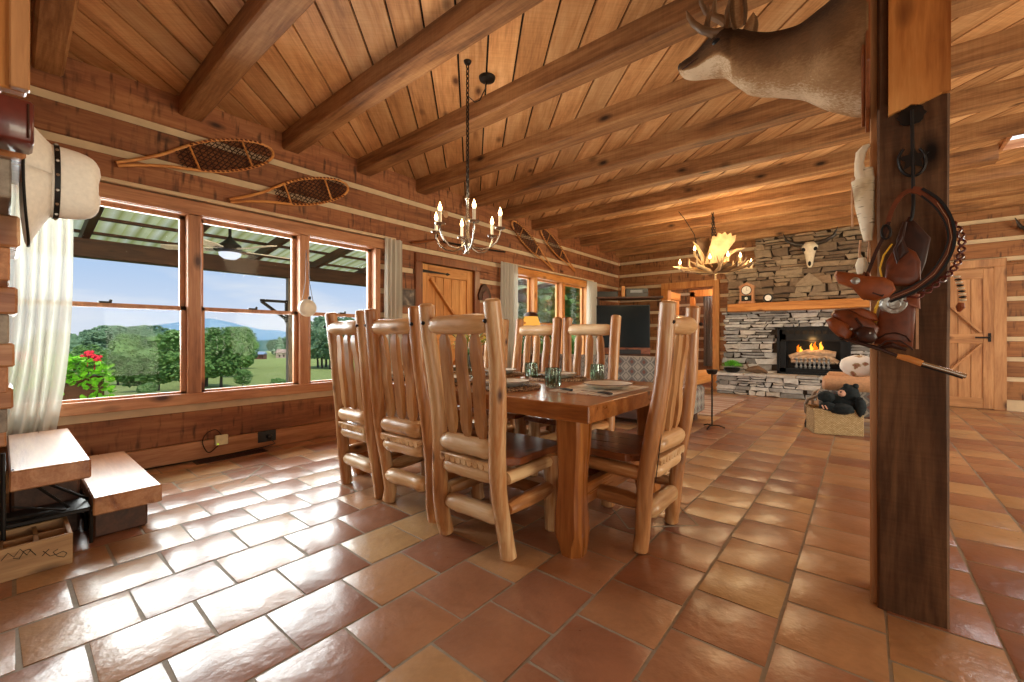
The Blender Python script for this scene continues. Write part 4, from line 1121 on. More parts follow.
# plaque: moulded shield with a pointed bottom
def shield(x, w_, z0, z1, th, name, mat):
    pts = []
    for k in range(25):
        u = k / 24; a = -PI / 2 + PI * u
        pts.append((w_ * math.cos(a) ** .6 if math.cos(a) > 0 else 0, a))
    poly = [(YD, z0), (YD + w_ * .55, z0 + .05), (YD + w_, z0 + .18), (YD + w_ * .95, z1 - .2), (YD + w_ * .6, z1 - .04), (YD, z1), (YD - w_ * .6, z1 - .04), (YD - w_ * .95, z1 - .2), (YD - w_, z0 + .18), (YD - w_ * .55, z0 + .05)]
    return obj(name, MB().prism(poly, -th, Matrix.Translation((x, 0, 0)) @ Matrix(((0, 0, 1), (1, 0, 0), (0, 1, 0))).to_4x4()), mat, dm, smooth=False, bevel=.004)
shield(PSX, .21, 1.80, 2.6, .014, 'plaque', W('seat', 'Z'))
shield(PSX - .014, .195, 1.825, 2.57, .012, 'plaque_moulding', W('seat', 'Z'))

# ------------------------------------------------------------------ things hanging on the post
YH = PY0 - .03
hk = thing('horseshoe_hook', 'black iron hook with a horseshoe and star on the front of the timber post', 'hook', (.12, PY0, 1.7))
q = onY(YH, 912, 113)
mb = MB().lathe([(0, 0), (.02, .004), (.034, .0), (.036, .012), (0, .014)], 20, at=(q.x, PY0, q.z), M_=R90, rfun=lambda a, z: 1 + .1 * math.cos(8 * a)); obj('rosette', mb, M['iron'], hk)
P = lambda px, py, y=YH: onY(y, px, py)
obj('rod', MB().tube([P(912, 110), P(912.5, 140), P(913, 170), P(913.5, 205), P(912, 217), P(910, 221)], .005, 8), M['iron'], hk)
pts = [P(912 + 13.5 * math.sin(a), 161 - 15 * math.cos(a), YH + .006) for a in [math.radians(d_) for d_ in range(35, 326, 15)]]
obj('horseshoe', MB().tube(pts, .0085, 8, flat=.6), M['iron'], hk)
mb = MB(); sp = []
for k in range(10): a = PI / 2 + k * PI / 5; rr_ = .043 if k % 2 == 0 else .02; sp.append((rr_ * math.cos(a), rr_ * math.sin(a)))
c_ = P(913, 159, YH + .004); mb.prism(sp, .005, Matrix.Translation(c_) @ Matrix(((1, 0, 0), (0, 0, -1), (0, 1, 0))).to_4x4()); obj('star', mb, M['iron'], hk, smooth=False)

YL = YH - .02
def strap(name, pts, w_, th, mat, parent, **kw):
    """flat leather strap whose width faces the viewer (normal -Y)"""
    pts = [Vector(p_) for p_ in pts]; rings = []
    # resample with catmull
    R = []
    for i in range(len(pts) - 1):
        for q_ in range(5):
            R.append(cr_(pts[max(i - 1, 0)], pts[i], pts[i + 1], pts[min(i + 2, len(pts) - 1)], q_ / 5))
    R.append(pts[-1])
    for i, p_ in enumerate(R):
        d_ = (R[min(i + 1, len(R) - 1)] - R[max(i - 1, 0)]).normalized(); s_ = d_.cross(Vector((0, 1, 0))).normalized(); y = Vector((0, 1, 0))
        rings.append([p_ + s_ * w_ / 2 - y * th / 2, p_ + s_ * w_ / 2 + y * th / 2, p_ - s_ * w_ / 2 + y * th / 2, p_ - s_ * w_ / 2 - y * th / 2])
    return obj(name, MB().loft(rings), mat, parent, angle=40, **kw), R
gb = thing('gun_belt', 'brown cartridge belt with black edging looped over the iron hook, with a holster pointing left', 'gun belt', (.12, YL, 1.4))
loop = [P(x, y, YL) for x, y in ((890, 299), (915, 289), (934, 274), (947, 255), (951.5, 238), (948, 220), (937, 203), (922, 192), (912, 190))]
strap('belt', loop, .024, .006, M['leather'], gb)
_, R = strap('belt_edge', [p_ + Vector((0, -.005, 0)) for p_ in [P(x, y, YL) for x, y in ((890, 302), (916, 291), (937, 276), (950, 256), (954.5, 238), (951, 218), (939, 200), (922, 189))]], .008, .006, M['black_leather'], gb)
strap('belt_edge', [p_ + Vector((0, -.005, 0)) for p_ in [P(x, y, YL) for x, y in ((888, 296), (913, 285.5), (931, 272), (943, 254), (948, 238), (944.5, 222), (934.5, 207), (921, 196))]], .005, .006, M['black_leather'], gb)
mb = MB().tube([p_ + Vector((0, -.006, 0)) for p_ in [P(x, y, YL) for x, y in ((890, 299), (915, 289), (934, 274), (947, 255), (951.5, 238), (948, 220), (937, 203))]], .0008, 5); obj('stitching', mb, M['tan'], gb)
strap('belt', [P(x, y, YL) for x, y in ((912, 190), (902, 195), (893, 208), (888, 222), (885, 234))], .014, .006, M['leather'], gb)
strap('belt_strap', [P(x, y, YL - .004) for x, y in ((889, 222), (883, 238), (876, 252), (869, 270), (864, 281))], .011, .005, M['leather_dark'], gb)
obj('buckle', MB().tube([P(886 + 4.5 * math.cos(a), 232 + 7 * math.sin(a), YL - .008) for a in [k * PI / 6 for k in range(12)]], .004, 6, closed=True), M['iron'], gb)
# twisted leather fringe on the outer side of the belt
for ph in (0, PI):
    pts = []
    base = [(951, 222), (960, 232), (962, 246), (959, 260), (951, 272), (938, 283), (922, 294), (902, 301)]
    bp = [P(x, y, YL + .004) for x, y in base]; R = []
    for i in range(len(bp) - 1):
        for q_ in range(8): R.append(cr_(bp[max(i - 1, 0)], bp[i], bp[i + 1], bp[min(i + 2, len(bp) - 1)], q_ / 8))
    for i, p_ in enumerate(R):
        d_ = (R[min(i + 1, len(R) - 1)] - R[max(i - 1, 0)]).normalized(); s_ = d_.cross(Vector((0, 1, 0))).normalized(); a = i * .8 + ph
        pts.append(p_ + s_ * .008 * math.sin(a) + Vector((0, .008 * math.cos(a), 0)))
    obj('twisted_lace', MB().tube(pts, .0035, 6), M['maroon'], gb)
def pad(name, outline, y0, th, mat, parent, puff=.5, label=None):
    """stuffed leather panel from an outline on the post's front plane"""
    q = [P(x, yy_, y0) for x, yy_ in outline]; c_ = sum(q, Vector()) / len(q)
    rings = [[p_ + Vector((0, th * .5, 0)) for p_ in q], [p_ for p_ in q], [c_ + (p_ - c_) * .93 + Vector((0, -th * puff, 0)) for p_ in q], [c_ + (p_ - c_) * .6 + Vector((0, -th * (puff + .3), 0)) for p_ in q]]
    return obj(name, MB().loft(rings), mat, parent, angle=50, label=label)
ho = pad('holster', [(834, 275), (836, 271), (850, 272.5), (866, 276), (884, 277), (893, 282), (896, 290), (889, 297), (874, 301), (862, 299), (852, 288), (838, 283)], YL - .03, .03, M['leather_light'], gb)
obj('holster_loop', MB().tube([P(866 + 3.5 * math.cos(a), 286 + 14 * math.sin(a), YL - .03) for a in [k * PI / 7 for k in range(14)]], .005, 6, closed=True), M['leather'], ho)
obj('concho', MB().lathe([(0, .012), (.012, .010), (.019, .004), (.021, 0)], 18, at=P(855.5, 281, YL - .045), M_=R90), M['silver'], ho)
obj('holster_fold', MB().tube([P(870, 284, YL - .045), P(873, 293, YL - .05), P(882, 296, YL - .045), P(888, 288, YL - .04)], .005, 6), M['leather_dark'], ho)

sb = thing('saddle_bag', 'brown leather saddle panel with a half-round silver ornament hanging under the gun belt', 'leather panel', (.1, YH, 1.2))
pad('flap', [(886, 262), (892, 252), (905, 246), (916, 252), (921, 262), (921, 286), (884, 286)], YH - .006, .012, M['leather'], sb)
pad('flap_top', [(905, 222), (909, 216), (916, 222), (931, 238), (926, 262), (918, 283), (900, 262), (896, 240)], YH + .004, .010, M['leather_dark'], sb)
obj('hanging_thong', MB().tube([P(905, 222, YH - .008), P(900, 240, YH - .012), P(903, 252, YH - .02), P(898, 262, YH - .02), P(895, 250, YH - .02), P(902, 236, YH - .02)], [.006, .01, .016, .008, .006, .004], 8, flat=.5), M['leather_dark'], sb)
pad('panel', [(882, 296), (914, 297), (916, 312), (913, 348), (874, 344), (878, 318)], YH - .01, .014, M['leather'], sb)
pad('tan_fold', [(900, 300), (920, 292), (920.5, 309), (903, 303)], YH - .016, .006, M['leather_light'], sb)
mb = MB().lathe([(.0, .006), (.016, .007), (.02, .004), (.032, .005), (.036, .002), (.040, 0)], 28, at=P(894, 304, YH - .018), M_=R90, rfun=lambda a, z: 1 + .02 * math.cos(24 * a)); obj('silver_ornament', mb, M['silver'], sb)
obj('stitching', MB().tube([P(878, 339, YH - .022), P(886, 334, YH - .024), P(896, 333, YH - .026), (P(906, 336, YH - .024)), P(911, 342, YH - .022)], .0025, 6), M['leather_dark'], sb)
obj('side_strap', MB().box(P(916, 300).x - .001, P(918.5, 300).x, YH - .01, YH - .004, P(916, 349).z, P(916, 298).z), M['tan'], sb, smooth=False)
mb = MB().tube([P(892, 244, YH - .012), P(884, 255, YH - .014), P(880, 268, YH - .01), P(883, 284, YH + .002), P(881, 298, YH - .012), P(876, 308, YH - .016), P(873, 318, YH - .014), P(876, 322, YH - .01)], [.003] * 4 + [.0045] * 4, 7)
tag(obj('yellow_cord', mb, M['yellow']), 'yellow cord showing between the leather holsters on the post', 'cord')
# double holster low on the left
dh = thing('holster_pair', 'pair of dark tan leather holsters sticking out left of the post below the gun belt', 'holster', (-.03, YL, 1.2))
def hol(o_, dy, mat, nm): return pad(nm, o_, YL + dy, .035, mat, dh)
hol([(831, 315), (834, 310), (845, 309), (858, 314), (872, 320), (880, 328), (876, 340), (866, 344), (852, 340), (842, 330)], .0, M['leather'], 'holster')
h2 = hol([(826, 320), (832, 317), (848, 324), (853, 333), (848, 342), (836, 335), (829, 328)], -.02, M['leather_light'], 'holster')
hol([(853, 331), (862, 326), (874, 328), (878, 338), (872, 344), (858, 342)], -.025, M['leather_dark'], 'holster_flap')
hol([(845, 309), (862, 308), (876, 313), (880, 322), (872, 322), (856, 315)], .02, M['leather_light'], 'holster_strap')
for x, y in ((851, 329), (870, 333)): obj('snap', MB().ball(P(x, y, YL - .05), .005, 1), M['silver'], dh)
obj('holster_loop', MB().tube([P(856, 318, YL - .03), P(862, 326, YL - .04), P(858, 334, YL - .04), P(852, 338, YL - .03)], .004, 6), M['leather_dark'], dh)
# long gun
rf = thing('long_gun', 'slim long gun with grey barrel hanging aslant across the lower front of the post', 'rifle', (.08, YL - .03, 1.08))
yg = YL - .035
obj('scabbard', MB().tube([P(839, 337, yg), P(856, 342, yg), P(880, 349, yg), P(900, 357, yg)], [.006, .011, .013, .008], 9, flat=.6), M['leather_dark'], rf)
obj('fore_stock', MB().tube([P(897, 356, yg), P(908, 358.5, yg), P(922, 363.5, yg)], [.009, .0115, .011], 10), W('orange', 'X'), rf)
obj('barrel', MB().tube([P(921, 363, yg), P(945, 370, yg), P(966, 376.5, yg)], .0075, 12), M['steel'], rf)
obj('magazine_tube', MB().tube([P(921, 365.5, yg), P(945, 372.5, yg), P(963, 378, yg)], .004, 10), M['iron'], rf)
obj('bead_sight', MB().ball(P(964, 374.5, yg) , .004, 1), M['iron'], rf)
mb = MB().tube([P(878, 347, yg - .005), P(886, 341, yg - .005), P(900, 341, yg - .005), P(910, 347, yg - .005), P(913, 350, yg - .005)], .006, 7, flat=.5); mb.tube([P(880, 348, yg), P(892, 345, yg - .008), P(906, 350, yg)], [.004, .01, .004], 8)
obj('trigger_guard', mb, M['leather_dark'], rf)
# beaded tassel hanging at the right edge of the post
bt = thing('beaded_tassel', 'short dark and white beaded tassel hanging at the right side of the post', 'tassel', (.235, PY0 + .01, 1.2))
for k in range(9):
    q = P(952 + 6 * math.sin(k / 8 * 1.4), 277 + k * 2.9, PY0 - .004) + Vector((.012, 0, 0)); obj('bead', MB().ball(q, .0085, 1, (1.25, 1, .55)), M['black_leather'] if k % 2 else M['bone'], bt)
q = P(957, 303, PY0 - .004) + Vector((.01, 0, 0)); obj('tuft', MB().tube([q, q + Vector((-.002, 0, -.015)), q + Vector((-.006, 0, -.03))], [.008, .012, .004], 8), M['leather_light'], bt)
# birch bark quiver on the left face
bq = thing('birch_quiver', 'white birch-bark quiver with an antler handle on the left side of the post', 'quiver', (PSX - .05, 2.12, 1.55))
t = NT('birch_bark'); v, r, raw = t.coord(rnd=None)
mpn = t.n('ShaderNodeMapping'); mpn.inputs['Scale'].default_value = (1, 1, 9); t.l(raw, mpn.inputs[0])
n1 = t.noise(mpn.outputs[0], 22, 4); n2 = t.noise(raw, 9, 3)
col = t.mix(1, t.ramp(n2, [(.35, srgb(232, 220, 196)), (.6, srgb(206, 186, 150)), (.7, srgb(150, 116, 80))]), t.ramp(n1, [(.60, (1, 1, 1)), (.68, (.35, .3, .25))]), 'MULTIPLY')
t.bsdf(col, .7, 0, n1, .4, .003); M['birch'] = t.m
yq = 2.10; Q = lambda px, py: onY(yq, px - 1.5, py)
obj('bark_cone', MB().tube([Q(864.5, 180), Q(865, 186), Q(866, 205), Q(868.5, 225), Q(869.5, 241)], [.036, .034, .029, .022, .013], 16, flat=.8), M['birch'], bq)
obj('bark_backing', MB().tube([Q(867, 168), Q(866, 182)], [.022, .032], 14, flat=.5), M['birch'], bq)
obj('antler_handle', MB().tube([Q(864, 180), Q(861, 174), Q(860.5, 163), Q(862.5, 153), Q(867, 147), Q(871, 144.5)], [.018, .017, .015, .016, .012, .006], 10, wob=.2), M['bone'], bq)
for (a, b_) in (((854, 178), (854, 227)), ((875, 180), (870, 232)), ((862, 240), (861, 262)), ((871, 238), (870, 262))):
    obj('thong', MB().tube([Q(*a), Q((a[0] + b_[0]) / 2 - .5, (a[1] + b_[1]) / 2), Q(*b_)], .0035, 6), M['tan'], bq)
obj('fur_tuft', MB().tube([Q(863.5, 258), Q(863, 265), Q(863, 274)], [.012, .02, .014], 10, wob=.3), M['bone'], bq)
obj('dark_band', MB().tube([Q(856, 187), Q(864, 192), Q(873, 189)], .002, 6), M['leather_dark'], bq)

# ------------------------------------------------------------------ snowshoes and long gun on the window wall
def snowshoe(tail, toe, width_px, label, toe_px=None, lacing=True):
    """tail, toe are picture points on the wall; width in metres"""
    A = onX(XW + .05, *tail); B = onX(XW + .05, *toe); ax_ = (B - A); L = ax_.length; ax_.normalize(); nx = Vector((1, 0, 0)); s_ = nx.cross(ax_).normalized()
    T = thing('snowshoe', label, 'snowshoe', (A + B) / 2, 'wooden snowshoes on the log walls')
    W_ = width_px
    def prof(u):   # half width at u in 0..1 (0 tail, 1 toe)
        if u < .28: return .012 + (W_ * .14) * (u / .28) ** 1.6
        x = (u - .28) / .72
        return W_ * .14 + .012 + (W_ * .5 - W_ * .14 - .012) * math.sin(min(1, x / .5) * PI / 2) if x < .5 else (W_ * .5) * math.sqrt(max(0, 1 - ((x - .5) / .5) ** 2.2))
    P_ = lambda u, v_, d_=0: A + ax_ * (L * u) + s_ * v_ + nx * d_
    us = [0, .08, .16, .24, .3, .36, .44, .52, .6, .68, .76, .84, .9, .94, .975, .992, 1]
    loop = [P_(u, prof(u)) for u in us] + [P_(u, -prof(u)) for u in reversed(us[:-1])]
    obj('frame', MB().tube(loop, .0115, 8), W('orange', 'Y'), T)
    for u in (.44, .8): obj('crossbar', MB().tube([P_(u, prof(u)), P_(u, -prof(u))], .009, 8), W('orange', 'Y'), T)
    mb = MB()
    n_l = 22
    inside = lambda u, v_: abs(v_) < prof(u) and .33 < u < .985
    for fam in (1, -1):
        for k in range(-16, 17):
            pts = []
            for j in range(60):
                u = .33 + .655 * j / 59; v_ = fam * (u - .66) * L * .6 + k * .034
                if inside(u, v_): pts.append(P_(u, v_, .002 * fam))
            if len(pts) > 1: mb.tube([pts[0], pts[-1]], .0034, 4)
    for k in range(1, 16):
        u = .33 + .655 * k / 16; mb.tube([P_(u, prof(u)), P_(u, -prof(u))], .003, 4)
    obj('lacing', mb, M['leather_dark'], T, smooth=False)
    for sg in (-1, 1):
      mb = MB()
      for k in range(16):
        u = .45 + .5 * k / 16
        mb.tube([P_(u, sg * prof(u) * 1.0 - sg * .0, -.013), P_(u + .004, sg * prof(u), .014)], .0145, 6, flat=.5)
      obj('wrapping', mb, M['leather'], T)
    return T
snowshoe((117, 164), (273, 152), .25, 'long-tailed wooden snowshoe above the left window, the one further left')
snowshoe((230, 201), (348, 187), .24, 'long-tailed wooden snowshoe above the middle window, right of the other one')
snowshoe((554, 270), (512, 222), .22, 'narrow snowshoe crossed on the far log wall above the curtain, left one of the pair')
snowshoe((575, 271), (541, 229), .22, 'narrow snowshoe crossed on the far log wall above the curtain, right one of the pair')
yq = XW + .05
rf = thing('wall_rifle', 'long gun with a dark wooden stock mounted above the plank door', 'rifle', onX(yq, 450, 247))
G = lambda px, py: onX(yq, px, py)
obj('stock', MB().tube([G(412, 243), G(414, 242.5), G(424, 242), G(434, 240), G(442, 241)], [.02, .045, .04, .026, .022], 10, flat=.5), W('seat', 'Y'), rf)
obj('barrel', MB().tube([G(440, 241), G(470, 247), G(505, 252)], .013, 8), M['iron'], rf)
obj('hammer', MB().tube([G(436, 240), G(438, 235), G(435, 233)], .009, 6), M['iron'], rf)
obj('wall_peg', MB().tube([G(446, 246) + Vector((-.05, 0, 0)), G(446, 246) + Vector((.02, 0, 0)), G(446, 242) + Vector((.03, 0, 0))], .01, 8), W('trim', 'Y'), rf)
# little disc on the log
q = onX(XW + .03, 447, 214); tag(obj('round_ornament', MB().lathe([(0, .012), (.03, .01), (.045, .0)], 16, at=(XW + .005, q.y, q.z), M_=Matrix.Rotation(PI / 2, 4, 'Y')), M['tan']), 'small round pale disc on the logs behind the dining chandelier', 'ornament')
# framed picture
pf = thing('framed_picture', 'small framed dark picture on the logs between white curtain and plank door', 'picture', onX(XW + .02, 407, 298))
a = onX(XW + .03, 398.5, 288); b_ = onX(XW + .03, 416.5, 307.5)
y0, y1, z0, z1 = a.y, b_.y, 1.365, 1.585
mb = MB()
for q in ((y0, y1, z1 - .018, z1), (y0, y1, z0, z0 + .018), (y0, y0 + .018, z0, z1), (y1 - .018, y1, z0, z1)): mb.box(XW + .006, XW + .026, *q)
obj('frame', mb, M['clay'], pf, smooth=False)
t = NT('faded_print'); v, r, raw = t.coord(rnd=None); t.bsdf(t.ramp(t.noise(raw, 14, 4), [(.35, srgb(60, 52, 48)), (.55, srgb(104, 92, 84)), (.7, srgb(150, 136, 120))]), .3); M['print'] = t.m
obj('print', MB().box(XW + .006, XW + .014, y0 + .018, y1 - .018, z0 + .018, z1 - .018), M['print'], pf, smooth=False)
# small peaked ornament
q = onX(XW + .05, 485, 294)
bh = thing('wall_ornament', 'small dark peaked birdhouse-like ornament on the logs left of the far curtain', 'ornament', q)
mb = MB().prism([(-.12, -.09), (.12, -.09), (.13, -.02), (.09, .07), (.03, .13), (0, .145), (-.03, .13), (-.09, .07), (-.13, -.02)], .05, Matrix.Translation((XW + .005, q.y, q.z)) @ Matrix(((0, 0, 1), (1, 0, 0), (0, 1, 0))).to_4x4()); obj('body', mb, W('darkwood', 'Z'), bh, smooth=False, bevel=.004)
mb = MB().prism([(-.07, -.09), (.07, -.09), (.06, -.01), (0, .05), (-.06, -.01)], .012, Matrix.Translation((XW + .055, q.y, q.z)) @ Matrix(((0, 0, 1), (1, 0, 0), (0, 1, 0))).to_4x4()); obj('front', mb, M['maroon'], bh, smooth=False)
# canteen
q = onX(XW + .09, 307.4, 308)
cn = thing('canteen', 'round cream canteen hanging by a dark strap on the window mullion', 'canteen', q)
RY = Matrix.Rotation(PI / 2, 4, 'Y')
obj('body', MB().lathe([(0, -.035), (.05, -.034), (.08, -.02), (.086, 0), (.08, .02), (.05, .034), (.045, .036), (0, .038)], 32, at=q, M_=RY), M['cream'], cn)
obj('cap', MB().lathe([(.014, 0), (.014, .03), (0, .031)], 12, at=q + Vector((0, .02, .082))), M['iron'], cn)
obj('strap', MB().tube([q + Vector((0, -.05, .07)), q + Vector((-.02, -.01, .25)), onX(XW + .06, 306, 250), q + Vector((-.02, .03, .25)), q + Vector((0, .055, .06))], .006, 6, flat=.4), M['leather_dark'], cn)
# outlets, cord and floor vent
q = onX(XW + .03, 221, 439.5)
ou = thing('plug_in_adapter', 'small ivory plug-in box with a green light on the wall near the floor', 'outlet', q)
obj('body', MB().box(XW + .026, XW + .06, q.y - .045, q.y + .045, q.z - .04, q.z + .04, None, .004), M['outlet'], ou, smooth=False)
obj('indicator', MB().ball((XW + .061, q.y - .03, q.z - .028), .006, 1), M['led'], ou)
mb = MB().tube(smoothed([q + Vector((.01, -.02, -.04)), q + Vector((.01, -.09, -.09)), q + Vector((0, -.13, 0)), q + Vector((0, -.1, .07)), q + Vector((.005, -.04, .09)), q + Vector((.006, .0, .04))]), .004, 6); obj('cord', mb, M['leather_dark'], ou)
q = onX(XW + .03, 267, 436)
ou = thing('power_outlet', 'black double power outlet with a plug in the baseboard', 'outlet', q)
obj('plate', MB().box(XW + .026, XW + .034, q.y - .075, q.y + .075, q.z - .05, q.z + .05, None, .002), M['black_plastic'], ou, smooth=False)
obj('plug', MB().ball((XW + .05, q.y + .015, q.z - .005), .022, 2, (1, 1.1, 1)), M['black_plastic'], ou)
obj('cord', MB().tube([(XW + .06, q.y + .01, q.z - .01), (XW + .08, q.y + .05, q.z - .07), (XW + .07, q.y - .05, .02), (XW + .05, q.y - .3, .008), (XW + .045, q.y - 1.0, .008)], .006, 6), M['black_plastic'], ou)
fv = thing('floor_vent', 'long dark slotted metal vent in the tiles beside the baseboard', 'vent', (XW + .18, 1.22, 0))
a = onZ(0, 188, 465); b_ = onZ(0, 246, 454)
mb = MB(); x0 = XW + .04; mb.box(x0, x0 + .13, .98, 1.5, 0, .004); obj('frame', mb, M['iron'], fv, smooth=False)
for k in range(7): obj('slat', MB().box(x0 + .014 + k * .016, x0 + .02 + k * .016, 1.0, 1.48, .004, .007), M['leather_dark'], fv, smooth=False)

# ------------------------------------------------------------------ staircase at the left edge
st = thing('staircase', 'open staircase of thick pine slab treads at the left edge of the room', 'staircase', (-3.3, .2, 0))
def tread(x0, x1, y0, y1, zt, th=.088, ax='X'): return obj('tread', MB().box(x0, x1, y0, y1, zt - th, zt, None, .006, .002), W('tread', ax), st, smooth=False)
tread(-3.93, -2.87, .285, .545, .22); tread(-3.93, -2.83, .02, .275, .42)
obj('riser_log', MB().box(-3.7, -2.94, .29, .50, 0, .13, None, .01), W('darkwood', 'X'), st, smooth=False)
obj('stringer', MB().box(-3.93, -3.12, .03, .26, 0, .332, None, .01), W('darkwood', 'X'), st, smooth=False)
tread(-3.93, -2.84, -.9, .014, .62, .09, 'Y')
obj('stringer', MB().box(-3.93, -3.2, -.9, -.02, 0, .53, None, .01), W('darkwood', 'X'), st, smooth=False)
# upper flight turns and climbs towards the camera side
xs = [-2.61, -2.35, -2.09, -1.83, -1.57]
for k, x in enumerate(xs):
    zt = .80 + .18 * k
    xr = x; xl = x - .3
    tread(xl, xr, -.9, .030 + .002 * k, zt, .085, 'Y')
    obj('riser_block', MB().box(xl, xr - .03, -.9, .016, zt - .18, zt - .085, None, .004), W('trim' if k % 2 else 'grey', 'X'), st, smooth=False)
obj('newel_board', MB().box(-1.62, -1.585, -.9, .04, 1.60, 2.74, None, .004), W('orange', 'Z'), st, smooth=False)
obj('edge_board', MB().box(-1.585, -1.56, .012, .045, 1.60, 2.74, None, .003), W('door', 'Z'), st, smooth=False)
obj('wall_panel', MB().box(-2.6, -1.62, -.06, .0, 1.66, 2.74, None, .004), W('orange', 'Z'), st, smooth=False)
# leather sling over the top tread
ls = thing('leather_cuff', 'dark red leather cuff with stitched edge above the cream hat', 'leather goods', (-1.5, .03, 1.57))
a = onY(.05, 30, 105)
rings = []
mb = MB().box(-1.52, -1.42, -.05, .047, 1.43, 1.525, None, .006); obj('cuff', mb, M['maroon'], ls, angle=60)
obj('stitching', MB().tube([(-1.419, .038, 1.44), (-1.419, .038, 1.515)], .002, 5), M['leather_dark'], ls)
# hat
hx, hy, hz = -1.70, .083, 1.425
ht = thing('cowboy_hat', 'cream felt cowboy hat with a black beaded band hung on its side by the stairs', 'hat', (hx, hy, hz))
# crown: axis along +Y ; oval cross-section
rings = []; n = 36
for (y, r_) in ((0, 1.0), (.015, .99), (.035, .975), (.055, .95), (.07, .91), (.082, .85), (.09, .76), (.096, .64), (.099, .45), (.096, .2), (.095, .02)):
    ring = []
    for k in range(n):
        a = 2 * PI * k / n; dent = -.012 * (1 - r_) * (abs(math.cos(a)) > .7)
        ring.append((hx + .078 * r_ * math.cos(a), hy + y + dent - .018 * (math.sin(a) < -.2) * (r_ < .95) * 0, hz + .098 * r_ * math.sin(a)))
    rings.append(ring)
obj('crown', MB().loft(rings), M['hat'], ht, angle=180)
P = []
for i in range(7):
    u = i / 6; row = []
    for k in range(n + 1):
        a = 2 * PI * k / n; rx = .078 + .066 * u; rz = .098 + (.085 if math.sin(a) < 0 else .045) * u
        curl = -.075 * u ** .9 - .01 * u * math.cos(2 * a)
        row.append((hx + rx * math.cos(a) * (1 - .15 * u * abs(math.cos(a))), hy + .002 + curl * .6, hz + rz * math.sin(a)))
    P.append(row)
br = obj('brim', MB().grid(P), M['hat'], ht, angle=180); m_ = br.modifiers.new('s', 'SOLIDIFY'); m_.thickness = .004
obj('brim_lacing', MB().tube([p_ for p_ in P[-1][:-1]], .0032, 6, closed=True, wob=0), M['black_leather'], ht)
mb = MB()
for (y0_, y1_) in ((.006, .017),): mb.loft([[(hx + .0805 * math.cos(2 * PI * k / n), hy + y, hz + .1005 * math.sin(2 * PI * k / n)) for k in range(n)] for y in (y0_, y1_)], cap=False)
hb = obj('hat_band', mb, M['black_leather'], ht)
for k in range(16):
    a = 2 * PI * k / 16; obj('bead_diamond', MB().ball((hx + .082 * math.cos(a), hy + .0115, hz + .101 * math.sin(a)), 0.0042, 1, (.4, 1, 1)), M['silver'] if k % 2 else M['clay'], hb, smooth=False)
# folding dark metal stand
fs = thing('metal_stand', 'black folding metal stand under the stairs behind the wooden crate', 'stand', (-3.0, .1, 0))
for i, (a, b_, r_) in enumerate((((-2.86, .005, 0), (-2.86, .005, .5), .008), ((-2.86, .03, .42), (-3.0, .25, .12), .006), ((-3.06, .3, .16), (-2.9, .12, .34), .007), ((-2.88, .0, .2), (-3.05, .3, .14), .012), ((-2.9, .03, .25), (-3.0, .45, .06), .005), ((-3.05, -.02, 0), (-3.05, -.02, .33), .008))):
    obj('bar', MB().tube([a, b_], r_, 8), M['iron'], fs)
obj('tray', MB().box(-3.1, -2.9, -.1, .28, .155, .175, None, .004), M['iron'], fs, smooth=False)
for x, y in ((-3.1, .28), (-2.9, .28), (-2.9, -.08), (-3.1, -.08)): obj('leg', MB().tube([(x, y, 0), (x, y, .16)], .007, 8), M['iron'], fs)
# crate
cx0, cx1, cy0, cy1, ch_ = -2.97, -2.70, -.25, .203, .135
cr = thing('wooden_crate', 'open wooden crate with burned zigzag marks on the tiles beside the stairs', 'crate', ((cx0 + cx1) / 2, (cy0 + cy1) / 2, 0))
obj('front_board', MB().box(cx1 - .014, cx1, cy0, cy1, 0, ch_, None, .002), W('crate', 'Y'), cr, smooth=False)
obj('back_board', MB().box(cx0, cx0 + .014, cy0, cy1, 0, ch_, None, .002), W('crate', 'Y'), cr, smooth=False)
obj('end_board', MB().box(cx0 + .014, cx1 - .014, cy1 - .016, cy1, 0, ch_ + .0, None, .002), W('crate', 'X'), cr, smooth=False)
obj('end_board', MB().box(cx0 + .014, cx1 - .014, cy0, cy0 + .016, 0, ch_, None, .002), W('crate', 'X'), cr, smooth=False)
obj('divider', MB().box(cx0 + .014, cx1 - .014, .09, .104, 0, ch_ - .01), W('crate', 'X'), cr, smooth=False)
obj('divider', MB().box(cx0 + .014, cx1 - .014, -.01, .004, 0, ch_ - .01), W('crate', 'X'), cr, smooth=False)
obj('divider', MB().box(-2.84, -2.828, cy0 + .016, cy1 - .016, 0, ch_ - .01), W('crate', 'Y'), cr, smooth=False)
obj('bottom', MB().box(cx0 + .014, cx1 - .014, cy0 + .016, cy1 - .016, .0, .012), W('crate', 'Y'), cr, smooth=False)
mb = MB()
def stroke(pts, r_=.003): mb.tube([(cx1 + .0005, y, z) for y, z in pts], r_, 5, flat=.4)
q = lambda px, py: (lambda v_: (v_.y, v_.z))(onX(cx1, px, py))
stroke([q(1, 561), q(8, 553), q(14, 557), q(20, 549), q(27, 555), q(31, 549)]); stroke([q(13, 558), q(19, 559), q(24, 551), q(29, 549), q(36, 555)])
stroke([q(42, 556), q(49, 549)]); stroke([q(43, 551), q(50, 556), q(57, 554), q(63, 551), q(67, 553), q(64, 557), q(57, 556), q(53, 552), q(58, 549)])
obj('burned_mark', mb, M['dark'], cr)

# ------------------------------------------------------------------ living room
# corner television shelf
tv = thing('television', 'large dark flat television in the far left corner of the room', 'television', (-3.6, 7.7, 1.2))
